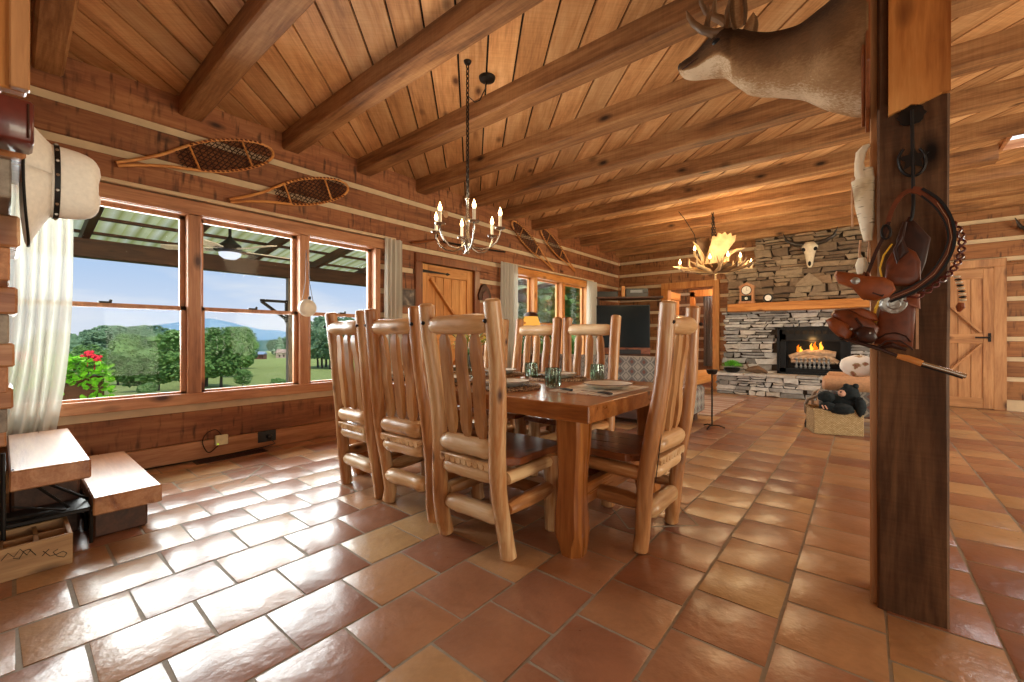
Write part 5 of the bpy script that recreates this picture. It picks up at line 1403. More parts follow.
# screen faces the camera side across the corner
def corner(px0, px1, y0, y1):
    a = onY(y0, px0, 330); b = onY(y1, px1, 330); a.z = b.z = 0; return a, b
A, B = corner(593, 650, 7.55, 8.15)
d_ = (B - A); Lh = d_.length; d_.normalize(); nn = Vector((d_.y, -d_.x, 0))
Zt = lambda py, px=620, y=7.8: onY(y, px, py).z
def slab(a, b, z0, z1, th, off=0, bev=.004):
    mb = MB(); p0 = a + nn * off; m = Matrix.Translation(p0) @ Matrix((d_, -nn, Vector((0, 0, 1)))).transposed().to_4x4()
    mb.box(0, (b - a).length, 0, th, z0, z1, m, bev); return mb
z1, z0 = Zt(305), Zt(351)
obj('housing', slab(A, B, z0, z1, .035), M['black_plastic'], tv, smooth=False)
obj('screen', slab(A + d_ * .012, B - d_ * .012, z0 + .02, z1 - .012, .004, .005, 0), M['dark_glass'], tv, smooth=False)
mb = slab(A + d_ * .4, A + d_ * (.6), z0 - .06, z0, .04, -.02); obj('stand', mb, M['black_plastic'], tv, smooth=False)
cb = thing('tv_cabinet', 'dark wooden corner cabinet with a high shelf around the television', 'cabinet', (-3.7, 8.0, 0))
Bx = B + d_ * .25
zs = Zt(296.5)
obj('top_shelf', slab(A - d_ * .05, Bx, zs - .035, zs, .5, .03), W('darkwood', 'X'), cb, smooth=False)
obj('shelf_bracket', slab(A + d_ * .1, A + d_ * .14, zs - .2, zs - .035, .3, -.1, 0), W('darkwood', 'Z'), cb, smooth=False)
obj('lower_shelf', slab(A, B, .80, z0 - .06, .5, .03), W('seat', 'X'), cb, smooth=False)
obj('lower_case', slab(A, B, .0, .8, .45, .0), W('darkwood', 'X'), cb, smooth=False)
zt_ = Zt(285)
def gear(nm, lab, cat, px0, px1, py0, z, mat, d_front=-.1, depth=.2):
    # block on the shelf between two picture columns
    def hit(px):
        r_ = ray(px, 330); o_ = A + nn * d_front; t_ = (o_.x * nn.x + o_.y * nn.y) / (r_.x * nn.x + r_.y * nn.y); return Vector((r_.x * t_, r_.y * t_, 0)), t_
    a, t0 = hit(px0); b, t1 = hit(px1); ztop = 1 + (HY - py0) / F * t0
    mb = MB(); m = Matrix.Translation(a) @ Matrix((d_, -nn, Vector((0, 0, 1)))).transposed().to_4x4(); mb.box(0, (b - a).length, 0, depth, z, ztop, m, .005)
    th_ = thing(nm, lab, cat, (a + b) / 2 + Vector((0, 0, z))); obj('case', mb, mat, th_, smooth=False)
    return th_, a, b, ztop
g_, a, b, zt_ = gear('stereo_receiver', 'black stereo receiver with a display on the top shelf', 'receiver', 626, 648, 288.5, zs, M['black_plastic'])
mb = MB(); m = Matrix.Translation(a + nn * .003) @ Matrix((d_, -nn, Vector((0, 0, 1)))).transposed().to_4x4(); L_ = (b - a).length; mb.box(L_ * .2, L_ * .75, 0, .003, zs + (zt_ - zs) * .5, zs + (zt_ - zs) * .8, m); obj('display', mb, M['greyiron'], g_, smooth=False)
for k in (.85, .93): obj('knob', MB().ball(a + d_ * (L_ * k) + Vector((0, 0, (zs + zt_) / 2)) + nn * .005, .014, 1), M['steel'], g_)
gear('media_player', 'flat black media box at the left of the top shelf', 'media box', 597, 618, 291.5, zs, M['black_plastic'])
gear('small_wood_box', 'small upright orange wooden box beside the receiver', 'box', 621.5, 625, 286, zs, W('orange', 'Z'), depth=.08)
g_, a, b, zt_ = gear('centre_speaker', 'long dark speaker under the television', 'speaker', 618, 641, 349.5, z0 - .058 - .0, M['black_plastic'], .06, .1)
# sofa seen from behind
t = NT('southwest_weave'); v, r, raw = t.coord(rnd=None)
sx = t.n('ShaderNodeSeparateXYZ'); t.l(raw, sx.inputs[0])
def tri(s_, f_): return t.math('ABSOLUTE', t.math('SUBTRACT', t.math('FRACT', t.math('MULTIPLY', s_, f_)), .5))
ss = t.math('ADD', sx.outputs[0], sx.outputs[1])
dd = t.math('ADD', t.math('MULTIPLY', tri(ss, 7), 1.4), tri(sx.outputs[2], 9))
col = t.ramp(t.math('MULTIPLY', dd, 1.0), [(0, srgb(120, 84, 76)), (.18, srgb(120, 84, 76)), (.22, srgb(112, 110, 108)), (.5, srgb(158, 154, 146)), (.72, srgb(118, 114, 110)), (.85, srgb(164, 158, 148))], 'CONSTANT')
t.bsdf(col, .9, 0, t.noise(raw, 150, 2), .3, .003); M['weave'] = t.m
so = thing('sofa', 'log-framed sofa in grey southwestern weave, seen from behind beyond the table', 'sofa', (-2.6, 5.1, 0))
obj('back', MB().box(-3.7, -1.6, 4.62, 4.85, .28, .78, None, .03), M['weave'], so, angle=60)
obj('seat_cushion', MB().box(-3.6, -1.7, 4.85, 5.5, .28, .47, None, .04), M['weave'], so, angle=60)
obj('arm_panel', MB().box(-1.66, -1.50, 4.62, 5.52, .10, .42, None, .03), M['weave'], so, angle=60)
obj('arm_panel', MB().box(-3.85, -3.69, 4.62, 5.52, .10, .42, None, .03), M['weave'], so, angle=60)
obj('arm_rail', MB().tube([(-1.58, 4.55, .50), (-1.57, 5.1, .52), (-1.5, 5.6, .52)], [.085, .095, .085], 12, wob=.1, round_cap=True), W('orange', 'Y'), so)
obj('arm_rail', MB().tube([(-3.77, 4.55, .50), (-3.77, 5.6, .52)], [.085, .085], 12, wob=.1), W('orange', 'Y'), so)
obj('base_rail', MB().box(-3.7, -1.6, 4.62, 5.5, .06, .28, None, .01), W('darkwood', 'X'), so, smooth=False)
for x in (-3.75, -1.6):
    for y in (4.7, 5.42): obj('leg', MB().tube([(x, y, 0), (x, y, .12)], .04, 10), W('darkwood', 'Z'), so)
# rug
t = NT('faded_rug'); v, r, raw = t.coord(rnd=None)
n1 = t.noise(raw, 3, 4); sx = t.n('ShaderNodeSeparateXYZ'); t.l(raw, sx.inputs[0])
bands = tri(sx.outputs[1], 1.6); col = t.mix(.35, t.ramp(bands, [(0, srgb(150, 108, 92)), (.12, srgb(170, 150, 136)), (.3, srgb(158, 92, 74)), (.4, srgb(182, 166, 150))], 'CONSTANT'), t.ramp(n1, [(.35, srgb(130, 104, 90)), (.65, srgb(186, 168, 152))]))
t.bsdf(col, .95, 0, t.noise(raw, 120, 2), .3, .003); M['rug'] = t.m
tag(obj('area_rug', MB().box(-3.9, -1.47, 5.75, 7.75, .001, .012), M['rug'], smooth=False), 'faded red and grey patterned rug in front of the hearth', 'rug')
# floor ashtray stand
q = onZ(0, 712, 428)
asn = thing('ashtray_stand', 'slim black iron floor stand with a small dish beside the sofa arm', 'stand', (q.x, q.y, 0))
obj('pole', MB().tube([(q.x, q.y, .02), (q.x, q.y, .6)], .009, 8), M['iron'], asn)
obj('dish', MB().lathe([(0, 0), (.04, .0), (.055, .02), (.06, .05), (.05, .05), (0, .02)], 18, at=(q.x, q.y, .595)), M['iron'], asn)
for k in range(3): a = k * 2.094 + .4; obj('foot', MB().tube([(q.x, q.y, .03), (q.x + .07 * math.cos(a), q.y + .07 * math.sin(a), .03), (q.x + .13 * math.cos(a), q.y + .13 * math.sin(a), .008)], .008, 6), M['iron'], asn)
obj('side_arm', MB().tube([(q.x, q.y, .62), (q.x + .05 * C_, q.y + .05 * S_, .625)], .01, 6), M['iron'], asn)
# lamp with orange shade on a small table behind the far chairs
q = onY(5.6, 531, 340)
sd = thing('side_table', 'small dark wooden side table with the orange lamp by the far window', 'table', (q.x, q.y, 0))
obj('top', MB().box(q.x - .22, q.x + .22, q.y - .22, q.y + .22, .56, .59, None, .005), W('darkwood', 'X'), sd, smooth=False)
for sx_ in (-1, 1):
    for sy_ in (-1, 1): obj('leg', MB().box(q.x + sx_ * .19 - .02, q.x + sx_ * .19 + .02, q.y + sy_ * .19 - .02, q.y + sy_ * .19 + .02, 0, .56), W('darkwood', 'Z'), sd, smooth=False)
lp = thing('table_lamp', 'lit table lamp with a glowing orange shade and dark ragged top, behind the far chairs', 'lamp', (q.x, q.y, .59))
zb = onY(5.6, 531, 327).z; zt2 = onY(5.6, 531, 312).z
obj('base', MB().lathe([(0, 0), (.08, 0), (.07, .03), (.03, .08), (.05, .16), (.02, .26), (.015, zb - .55)], 18, at=(q.x, q.y, .59)), M['clay'], lp)
obj('shade', MB().lathe([(.17, zb), (.165, zb + .02), (.1, zt2 - .05), (.085, zt2 - .03)], 24, at=(q.x, q.y, 0)), M['lampglow'], lp, label='glowing orange lamp shade')
obj('shade_top', MB().lathe([(.12, zt2 - .075), (.108, zt2 - .045), (.092, zt2 - .02), (.04, zt2), (0, zt2 + .005)], 24, at=(q.x, q.y, 0), rfun=lambda a, z: 1 + .05 * math.sin(5 * a)), M['leather_dark'], lp, label='dark hide top of the lamp shade')

# armchair, cushion, basket, bear
ar = thing('armchair', 'tan-armed wooden armchair with patterned upholstery by the fireplace, partly behind the post', 'armchair', (.1, 6.0, 0))
def armpad(y0, y1):
    a = onY(y0, 822, 374); return a
x0 = onY(5.7, 822, 380).x; z1 = onY(5.7, 830, 376).z; z0 = onY(5.7, 830, 393).z
r_ = (z1 - z0) / 2
obj('arm_pad', MB().tube([(x0, 5.78, z1 - r_), (x0 + .3, 5.78, z1 - r_ * 1.0), (x0 + .75, 5.78, z1 - r_)], r_, 14, round_cap=True), M['tan'], ar)
obj('arm_pad', MB().tube([(x0 + .0, 6.5, z1 - r_), (x0 + .75, 6.5, z1 - r_)], r_, 14, round_cap=True), M['tan'], ar)
obj('side_panel', MB().box(x0 - .03, x0 + .75, 5.70, 5.84, .16, z1 - 1.6 * r_, None, .02), M['weave'], ar, angle=60)
obj('side_panel', MB().box(x0 - .03, x0 + .75, 6.44, 6.58, .16, z1 - 1.6 * r_, None, .02), M['weave'], ar, angle=60)
obj('seat_cushion', MB().box(x0 - .06, x0 + .75, 5.84, 6.44, .2, .42, None, .04), M['tan'], ar, angle=60)
obj('backrest', MB().box(x0 + .7, x0 + .9, 5.72, 6.56, .2, .95, None, .05), M['weave'], ar, angle=60)
for y in (5.75, 6.53):
    E_ = lambda px, py: (lambda v_: Vector((v_.x, y, v_.z)))(onY(5.75, px, py))
    obj('curved_front_frame', MB().tube([E_(823, 383), E_(822, 390), E_(817, 396), E_(808, 399), E_(805.5, 404), E_(806, 412), E_(812, 416)], .018, 9), W('grey', 'Z'), ar)
    obj('foot', MB().tube([E_(810, 416), E_(808, 424)] + [Vector((E_(808, 424).x, y, 0))], [.03, .035, .03], 10), M['iron'], ar)
q = onY(6.15, 853, 366)
cu = MB().ball(Vector((q.x + .05, 6.15, q.z)), .17, 3, (1.0, .5, .72), rough=.12, seed=3)
t = NT('print_cushion'); v, r, raw = t.coord(rnd=None); t.bsdf(t.ramp(t.noise(raw, 9, 3), [(.4, srgb(238, 236, 230)), (.56, srgb(232, 230, 224)), (.6, srgb(170, 150, 110)), (.68, srgb(150, 90, 80))]), .85); M['printc'] = t.m
tag(obj('throw_cushion', cu, M['printc']), 'white patterned cushion on the armchair', 'cushion')
# wicker basket
t = NT('wicker'); v, r, raw = t.coord(rnd=None)
sx = t.n('ShaderNodeSeparateXYZ'); t.l(raw, sx.inputs[0]); br_ = t.n('ShaderNodeTexBrick'); cmb = t.n('ShaderNodeCombineXYZ'); t.l(t.math('ADD', sx.outputs[0], sx.outputs[1]), cmb.inputs[0]); t.l(sx.outputs[2], cmb.inputs[1]); t.l(cmb.outputs[0], br_.inputs[0])
br_.inputs['Scale'].default_value = 22; br_.inputs['Color1'].default_value = srgb(198, 172, 128); br_.inputs['Color2'].default_value = srgb(170, 142, 98); br_.inputs['Mortar'].default_value = srgb(112, 86, 56); br_.inputs['Mortar Size'].default_value = .03
t.bsdf(br_.outputs[0], .8, 0, br_.outputs['Fac'], -.6, .01); M['wicker'] = t.m
a = onZ(0, 814, 433.5); b = onZ(0, 864, 437)
bx, by = a.x, a.y; wx = (b - a).length; ang = math.atan2(b.y - a.y, b.x - a.x)
bs_ = thing('wicker_basket', 'rectangular woven basket on the tiles beside the post', 'basket', (a.x, a.y, 0), rotz=ang)
D = .3; H_ = .25
for nm, q in (('side', (0, wx, 0, .02)), ('side', (0, wx, D - .02, D)), ('end', (0, .02, .02, D - .02)), ('end', (wx - .02, wx, .02, D - .02))):
    obj(nm, MB().box(q[0], q[1], q[2], q[3], 0, H_, None, .006), M['wicker'], bs_, world=False, smooth=False)
obj('bottom', MB().box(.02, wx - .02, .02, D - .02, 0, .02), M['wicker'], bs_, world=False, smooth=False)
obj('rim', MB().tube([(0, .01, H_), (wx, .01, H_), (wx, D - .01, H_), (0, D - .01, H_)], .014, 8, closed=True), M['wicker'], bs_, world=False)
obj('lining', MB().box(.02, wx - .02, .02, D - .02, .02, H_ - .03), M['tan'], bs_, world=False, smooth=False)
# plush bear lying over the basket
R_ = Matrix.Rotation(ang, 4, 'Z'); T_ = lambda x, y, z: Vector(a) + (R_ @ Vector((x, y, 0))) + Vector((0, 0, z))
be = thing('plush_bear', 'black plush bear with a pink muzzle slumped on the woven basket', 'toy bear', T_(wx * .6, .1, H_ + .01))
K = dict(rough=.12)
mb = MB(); mb.ball(T_(wx * .62, .13, .32), .105, 3, (1.5, .9, .85), rough=.15, seed=1); mb.ball(T_(wx * .78, .1, .42), .088, 3, (1, .95, 1), rough=.15, seed=2)
for (x, y, z, r_, s3) in ((wx * .30, .07, .38, .062, (1.2, .9, 1)), (wx * .30, .02, .285, .055, (1.4, .9, .9)), (wx * .55, -.01, .27, .062, (1.7, .9, .9)), (wx * .93, -.0, .30, .055, (.8, .8, 1.8)), (wx * .86, .14, .37, .09, (.8, 1, 1.4))): mb.ball(T_(x, y, z), r_, 3, s3, rough=.18, seed=x * 9)
obj('body', mb, M['fur_black'], be)
mz = obj('muzzle', MB().ball(T_(wx * .60, .05, .425), .033, 2, (1.1, .9, 1.1)), M['muzzle'], be)
obj('nose', MB().ball(T_(wx * .565, .03, .44), .010, 1), M['dark'], mz)
for (x, y, z) in ((wx * .70, .06, .50), (wx * .9, .08, .50)): obj('ear', MB().ball(T_(x, y, z), .028, 2), M['fur_black'], be)
for k in range(2): obj('claw_patch', MB().tube([T_(wx * (.16 + .06 * k), -.01, .30), T_(wx * (.18 + .07 * k), -.035, .265)], [.008, .006], 6), M['muzzle'], be)

# ------------------------------------------------------------------ porch
mb = MB().box(-9.3, XW - .17, -3.5, 12, -.2, -.03); sp = struct('floor_porch', mb, W('grey', 'Y'))
mb = MB().box(-9.1, -8.9, -4, 12, 2.2, 2.48, None, .01); struct('beam_porch', mb, W('darkwood', 'Y'))
zr = lambda x: 3.25 + (3.25 - 2.62) / (4.4 - 9.2) * (-(x) - 4.4) * 1
zr = lambda x: 3.25 + (x + 4.4) * (.63 / 4.8)
for i in range(14):
    y = -3.8 + i * 1.15
    mb = MB().bar((XW - .17, y, zr(-4.37) - .12), (-9.4, y, zr(-9.4) - .12), .09, .14); struct('beam_rafter', mb, W('darkwood', 'X'))
for i in range(7):
    x = -4.8 - i * .72; mb = MB().box(x - .04, x + .04, -4, 12, zr(x) - .045, zr(x) - .005); struct('beam_purlin', mb, W('darkwood', 'Y'))
t = NT('corrugated_roofing'); v, r, raw = t.coord(rnd=None)
sx = t.n('ShaderNodeSeparateXYZ'); t.l(raw, sx.inputs[0]); nz_ = t.noise(raw, 1.2, 4)
st_ = t.math('FRACT', t.math('MULTIPLY', sx.outputs[1], 3.3)); colr = t.mix(nz_, t.ramp(st_, [(0, srgb(190, 196, 120)), (.35, srgb(236, 240, 220)), (.62, srgb(150, 156, 90)), (.8, srgb(220, 226, 180))]), srgb(150, 150, 90))
tl = t.n('ShaderNodeBsdfTranslucent'); t.l(colr, tl.inputs[0]); df = t.n('ShaderNodeBsdfDiffuse'); t.l(colr, df.inputs[0]); mxs = t.n('ShaderNodeMixShader'); mxs.inputs[0].default_value = .6; t.l(df.outputs[0], mxs.inputs[1]); t.l(tl.outputs[0], mxs.inputs[2]); t.l(mxs.outputs[0], t.out.inputs[0]); M['roofing'] = t.m
P = []
for j in range(2):
    x = (XW - .17, -9.6)[j]; P.append([(x, -4 + k * .04, zr(x) + .012 * math.sin(k * .9)) for k in range(401)])
struct('roof_porch', MB().grid(P), M['roofing'], smooth=True)
for y in (-1.5, 3.76, 8.6):
    mb = MB().box(-9.06, -8.94, y - .06, y + .06, -.03, 2.2, None, .008); struct('column_porch', mb, W('grey', 'Z'))
mb = MB().bar((-8.98, 3.7, 1.72), (-8.98, 3.2, 1.72), .05, .05); mb.bar((-8.98, 3.7, 1.35), (-8.98, 3.22, 1.7), .05, .05); mb.bar((-8.98, 3.68, 1.3), (-8.98, 3.68, 1.75), .05, .05)
tag(obj('shelf_bracket', mb, M['iron'], smooth=False), 'black triangular bracket on the porch post outside the window', 'bracket')
# ceiling fan
q = onX(-7.0, 230, 254)
fx, fy, fz = -7.0, q.y, 2.2
cf = thing('porch_fan', 'porch ceiling fan with pale blades and a lit dome outside the middle window', 'fan', (fx, fy, fz))
obj('motor', MB().lathe([(0, 0), (.1, .01), (.15, .05), (.14, .12), (.05, .2), (.02, .25), (.02, zr(-7) - fz - .14), (.06, zr(-7) - fz - .12), (.06, zr(-7) - fz - .08)], 24, at=(fx, fy, fz)), M['iron'], cf)
obj('light_dome', MB().lathe([(0, -.08), (.08, -.07), (.13, -.03), (.14, .01), (0, .012)], 24, at=(fx, fy, fz)), M['fanlight'], cf)
for k in range(5):
    a = k * 2 * PI / 5 + .35; m = Matrix.Translation((fx, fy, fz + .05)) @ Matrix.Rotation(a, 4, 'Z') @ Matrix.Rotation(.2, 4, 'X')
    b_ = obj('blade', MB().prism([(.2, -.05), (.35, -.075), (.8, -.085), (.84, 0), (.8, .085), (.35, .075), (.2, .05)], .01, m), M['white'], cf, smooth=False)
    obj('blade_iron', MB().prism([(.1, -.02), (.3, -.03), (.3, .03), (.1, .02)], .014, m), M['iron'], b_, smooth=False)
# second hanging lamp shade seen through the far window
q = onX(-6.5, 516, 305); tag(obj('porch_lantern', MB().lathe([(0, -.08), (.07, -.05), (.09, .0), (.06, .06), (.01, .08), (.01, 3.0 - q.z)], 16, at=q), M['cream']), 'small pale hanging porch lantern seen through the far window', 'lantern')
# planter with geraniums
pn = thing('flower_planter', 'dark wooden planter of red geraniums on the porch outside the left window', 'planter', (-6.0, .55, -.03))
y0, y1 = .1, .78
obj('box', MB().box(-6.15, -5.85, .12, .66, .1, .62, None, .01), W('darkwood', 'Y'), pn, smooth=False)
for y in (.15, .63):
    for x in (-6.12, -5.88): obj('leg', MB().box(x - .02, x + .02, y - .02, y + .02, -.03, .12), W('darkwood', 'Z'), pn, smooth=False)
rr = random.Random(21); mb = MB()
for i in range(480):
    y = rr.uniform(.05, .7); x = -6 + rr.uniform(-.2, .22); z = .62 + rr.uniform(-.02, .2) * (1 - abs(y - .4) * 1.0)
    if y > .55 and rr.random() < .5: z = rr.uniform(.35, .7); x = -5.82; y = rr.uniform(.5, .72)
    elif rr.random() < .12: z = rr.uniform(.5, .65); x = -5.82
    m = Matrix.Translation((x, y, z)) @ Matrix.Rotation(rr.uniform(0, 6.3), 4, 'Z') @ Matrix.Rotation(rr.uniform(-1.2, 1.2), 4, 'Y')
    mb.prism([(0, 0), (.02, -.025), (.05, -.02), (.06, 0), (.05, .02), (.02, .025)], .002, m)
obj('foliage', mb, M['leafgreen'], pn, smooth=False)
for (y, z) in ((.12, .83), (.16, .78), (.55, .83), (.6, .79), (.2, .72)):
    mb = MB()
    for k in range(14): mb.ball((-5.95 + rr.uniform(-.04, .04), y + rr.uniform(-.045, .045), z + rr.uniform(-.03, .03)), .018, 1)
    mb.tube([(-5.97, y, z - .12), (-5.95, y, z)], .004, 5); obj('blossom', mb, M['red'], pn)
pc = thing('porch_chair', 'dark slatted porch chair corner beside the flower planter', 'chair', (-5.6, .0, -.03))
for k in range(4): obj('slat', MB().box(-5.75, -5.2, -.1 - k * .12, -.01 - k * .12, .38, .4), M['white'], pc, smooth=False)
obj('back', MB().box(-5.2, -5.16, -.5, .02, .38, .85), W('darkwood', 'Y'), pc, smooth=False)
for x in (-5.73, -5.2):
    for y in (-.45, .0): obj('leg', MB().box(x - .02, x + .02, y - .02, y + .02, -.03, .5), W('darkwood', 'Z'), pc, smooth=False)

# ------------------------------------------------------------------ land outside
def gz(x, y):
    r_ = math.hypot(x + 8, y * .8)
    if r_ < 5: b = -1.2
    elif r_ < 75: b = -1.2 - (r_ - 5) / 70 * 6.3
    else: b = -7.5 - min(1, (r_ - 75) / 200) * 3.5
    return b + 1.2 * noise.noise(Vector((x * .02, y * .02, 0))) * min(1, r_ / 60) + .15 * noise.noise(Vector((x * .15, y * .15, 3)))
def polar_grid(name, r0, r1, nr, na, zf, mat, th0=.05, th1=PI * 1.02, kind='structure'):
    P = []
    for i in range(nr + 1):
        r_ = r0 * (r1 / r0) ** (i / nr); row = []
        for k in range(na + 1):
            a = th0 + (th1 - th0) * k / na; x = -9 + r_ * math.cos(a); y = 2 + r_ * math.sin(a)
            row.append((x, y, zf(x, y, r_, a)))
        P.append(row)
    return struct(name, MB().grid(P), mat, smooth=True, angle=180)
polar_grid('ground_meadow', .8, 420, 50, 90, lambda x, y, r_, a: gz(x, y) - .0, M['field'], -PI, PI)
def ridge(name, r_, base, h, f_, seed, mat, depth):
    P = []
    for i in range(9):
        u = i / 8; row = []
        for k in range(121):
            a = PI * .35 + PI * .85 * k / 120; rr_ = r_ + depth * (u - .5)
            hh = base + (h * (.6 + .9 * noise.noise(Vector((a * f_, seed, 0))) + .25 * noise.noise(Vector((a * f_ * 3.5, seed, 2))))) * math.sin(PI * u) ** .8
            row.append((-9 + rr_ * math.cos(a), 2 + rr_ * math.sin(a), max(hh, base) + (3 * noise.noise(Vector((a * 60, u * 4, seed))) if 0 < u < 1 else 0)))
        P.append(row)
    return struct(name, MB().grid(P), mat, smooth=True, angle=180)
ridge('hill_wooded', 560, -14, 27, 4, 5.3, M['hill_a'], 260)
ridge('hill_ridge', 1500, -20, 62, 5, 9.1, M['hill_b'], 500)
# trees
def crown_mesh(nm, seed, mat, conifer=False):
    rr = random.Random(seed); mb = MB()
    mb.mi = 0
    if conifer:
        for k in range(7):
            z = .2 + .115 * k; r_ = .30 * (1 - k / 7.6); mb.ball((0, 0, z), 1, 2, (r_, r_, .11), rough=.35, seed=seed + k)
    else:
        for k in range(14):
            a = rr.uniform(0, 6.28); z = rr.uniform(.3, .84); q_ = math.sqrt(max(.05, 1 - ((z - .55) / .42) ** 2)); r_ = rr.uniform(0, .25) * q_
            mb.ball((r_ * math.cos(a), r_ * math.sin(a), z), rr.uniform(.11, .17), 3, (1, 1, .85), rough=.7, seed=seed + k)
        for k in range(620):
            a = rr.uniform(0, 6.28); z = rr.uniform(.2, .98); q_ = math.sqrt(max(.02, 1 - ((z - .57) / .44) ** 2)); r_ = .36 * q_ * rr.uniform(.7, 1.08)
            mb.ball((r_ * math.cos(a), r_ * math.sin(a), z), rr.uniform(.012, .034), 1, (1.2, 1, .7), rough=.6, seed=seed + k)
    me = bpy.data.meshes.new(nm); mb.b.to_mesh(me); mb.b.free(); me.materials.append(mat)
    return me
def trunk_mesh():
    mb = MB().tube([(0, 0, 0), (.01, 0, .25), (0, .01, .6)], [.03, .022, .01], 7); me = bpy.data.meshes.new('trunk'); mb.b.to_mesh(me); mb.b.free(); me.materials.append(M['trunk']); return me
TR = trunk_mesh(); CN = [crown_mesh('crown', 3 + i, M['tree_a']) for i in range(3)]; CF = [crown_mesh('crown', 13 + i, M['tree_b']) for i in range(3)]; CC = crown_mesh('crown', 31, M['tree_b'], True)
def tree(px, d, h, me, label, group, wide=1.0, name='broadleaf_tree'):
    r_ = ray(px, HY); x, y = r_.x * d, r_.y * d; z = gz(x, y) - .1
    o = thing(name, label, 'tree', (x, y, z), group); o.scale = (h * wide, h * wide, h); o.rotation_euler.z = random.uniform(0, 6.28)
    a = bpy.data.objects.new('crown', me); C.objects.link(a); a.parent = o
    b = bpy.data.objects.new('trunk', TR); C.objects.link(b); b.parent = o
rr = random.Random(77)
for (px, d, h, w_, lab) in ((221, 66, 9.6, .8, 'big light-green tree filling the left half of the middle window'), (240, 95, 11.5, .75, 'tall green tree behind the big one in the middle window'), (158, 60, 6.2, 1.2, 'bushy light-green tree low at the right of the left window'), (182, 48, 7.2, 1.0, 'light-green tree at the right edge of the left window'), (140, 62, 5.0, 1.2, 'low bushy green tree in the lower middle of the left window'),
                    (243, 60, 2.6, 1.2, 'small dark-green shrub-like tree at the meadow edge'), (128, 95, 10.5, .9, 'tall grey-green tree in the centre of the left window'), (88, 110, 8, 1.2, 'rounded pale green tree behind the planter'), (118, 78, 6.0, 1.1, 'grey-green tree beside the small clearing in the left window'), (168, 85, 9.5, 1.1, 'broad green tree in the right half of the left window'), (206, 70, 9, 1.1, 'green tree against the left jamb of the middle window')):
    tree(px, d, h, rr.choice(CN), lab, None, w_)
for i in range(95):
    px = rr.uniform(40, 240) if i < 66 else rr.uniform(250, 420)
    if i >= 66:
        d = rr.uniform(265, 340); h = rr.uniform(10, 15)
    else:
        d = rr.uniform(120, 300); h = rr.uniform(9.5, 15) * (1 + (d - 120) / 700)
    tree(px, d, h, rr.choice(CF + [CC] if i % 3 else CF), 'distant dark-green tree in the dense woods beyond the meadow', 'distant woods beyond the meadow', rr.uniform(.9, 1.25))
for i in range(9):
    tree(318 + i * 4, rr.uniform(120, 150), rr.uniform(13, 17), CF[i % 3], 'green tree in the stand seen through the right pane of the big window', 'tree stand in the right pane', .8)
for i in range(16):
    tree(500 + i * 6.3 + rr.uniform(-3, 3), rr.uniform(24, 38), rr.uniform(8.5, 11.5), CN[i % 3], 'leafy bright-green tree close outside the far window', 'trees close outside the far window', 1.0)
for (px, d, h) in ((278, 70, 1.1), (283, 72, .9), (148, 52, 1.0)):
    r_ = ray(px, HY); x, y = r_.x * d, r_.y * d
    lab = {278: 'small round bush alone on the meadow, left of its neighbour', 283: 'smaller round bush right of the lone one on the meadow', 148: 'small bush at the bottom edge of the left window'}[px]
    tag(obj('bush', MB().ball((x, y, gz(x, y) + h * .4), h, 3, (1, 1, .7), rough=.4, seed=px), M['tree_a']), lab, 'bush')
# far buildings
def house(px, d, w_, h, wall, roof, label):
    r_ = ray(px, HY); x, y = r_.x * d, r_.y * d; z = gz(x, y); o = thing('farm_building', label, 'building', (x, y, z)); u = Vector((C_, S_, 0)); n2 = Vector((-S_, C_, 0))
    m = Matrix.Translation((x, y, z - .5)) @ Matrix((u, n2, Vector((0, 0, 1)))).transposed().to_4x4()
    obj('wall', MB().box(-w_ / 2, w_ / 2, 0, w_ * .6, 0, h + .5, m), wall, o, smooth=False)
    mr = MB().loft([[m @ Vector((s_ * w_ * .55, -w_ * .08, h + .5)), m @ Vector((s_ * w_ * .55, w_ * .3, h + .5 + w_ * .28)), m @ Vector((s_ * w_ * .55, w_ * .68, h + .5))] for s_ in (-1, 1)]); obj('roof', mr, roof, o, smooth=False)
    for k in (-.25, .1, .32): obj('window', MB().box(w_ * k, w_ * (k + .1), -.06, 0, h * .45, h * .8, m), M['dark_glass'], o, smooth=False)
M['tin'] = plain('tin_roof', (150, 166, 190), .5, scale=3)
house(258.5, 215, 5.0, 2.2, plain('red_brown_boards', (120, 80, 66), .8), M['tin'], 'small red-brown barn with a blue-grey roof far across the meadow')
house(282, 240, 7.0, 3.2, plain('pinkish_wall', (206, 176, 158), .8), plain('tan_roof', (176, 146, 128), .8), 'pinkish farmhouse far across the meadow right of the barn')
house(98, 130, 5.0, 1.6, M['white'], plain('mauve_roof', (196, 170, 178), .8), 'pale low building among the trees behind the planter')
# CAMERA
cam = bpy.data.cameras.new('camera'); co = bpy.data.objects.new('camera', cam); C.objects.link(co)
cam.sensor_width = 36; cam.lens = F / 1024 * 36; cam.shift_y = (HY - 341) / 1024; cam.clip_end = 5000; cam.clip_start = .02
co.location = (0, 0, CAMH); co.rotation_euler = (PI / 2, 0, math.atan2(S_, C_))
sc.camera = co
def area(name, loc, target, sx, sy, power, col, spread=180):
    l = bpy.data.lights.new(name, 'AREA'); l.shape = 'RECTANGLE'; l.size = sx; l.size_y = sy; l.energy = power; l.color = col; l.spread = math.radians(spread)
    o = bpy.data.objects.new(name, l); C.objects.link(o); o.location = loc
    o.rotation_euler = (Vector(target) - Vector(loc)).to_track_quat('-Z', 'Y').to_euler(); return o
def point(name, loc, power, col, r=.05):
    l = bpy.data.lights.new(name, 'POINT'); l.energy = power; l.color = col; l.shadow_soft_size = r
    o = bpy.data.objects.new(name, l); C.objects.link(o); o.location = loc; return o
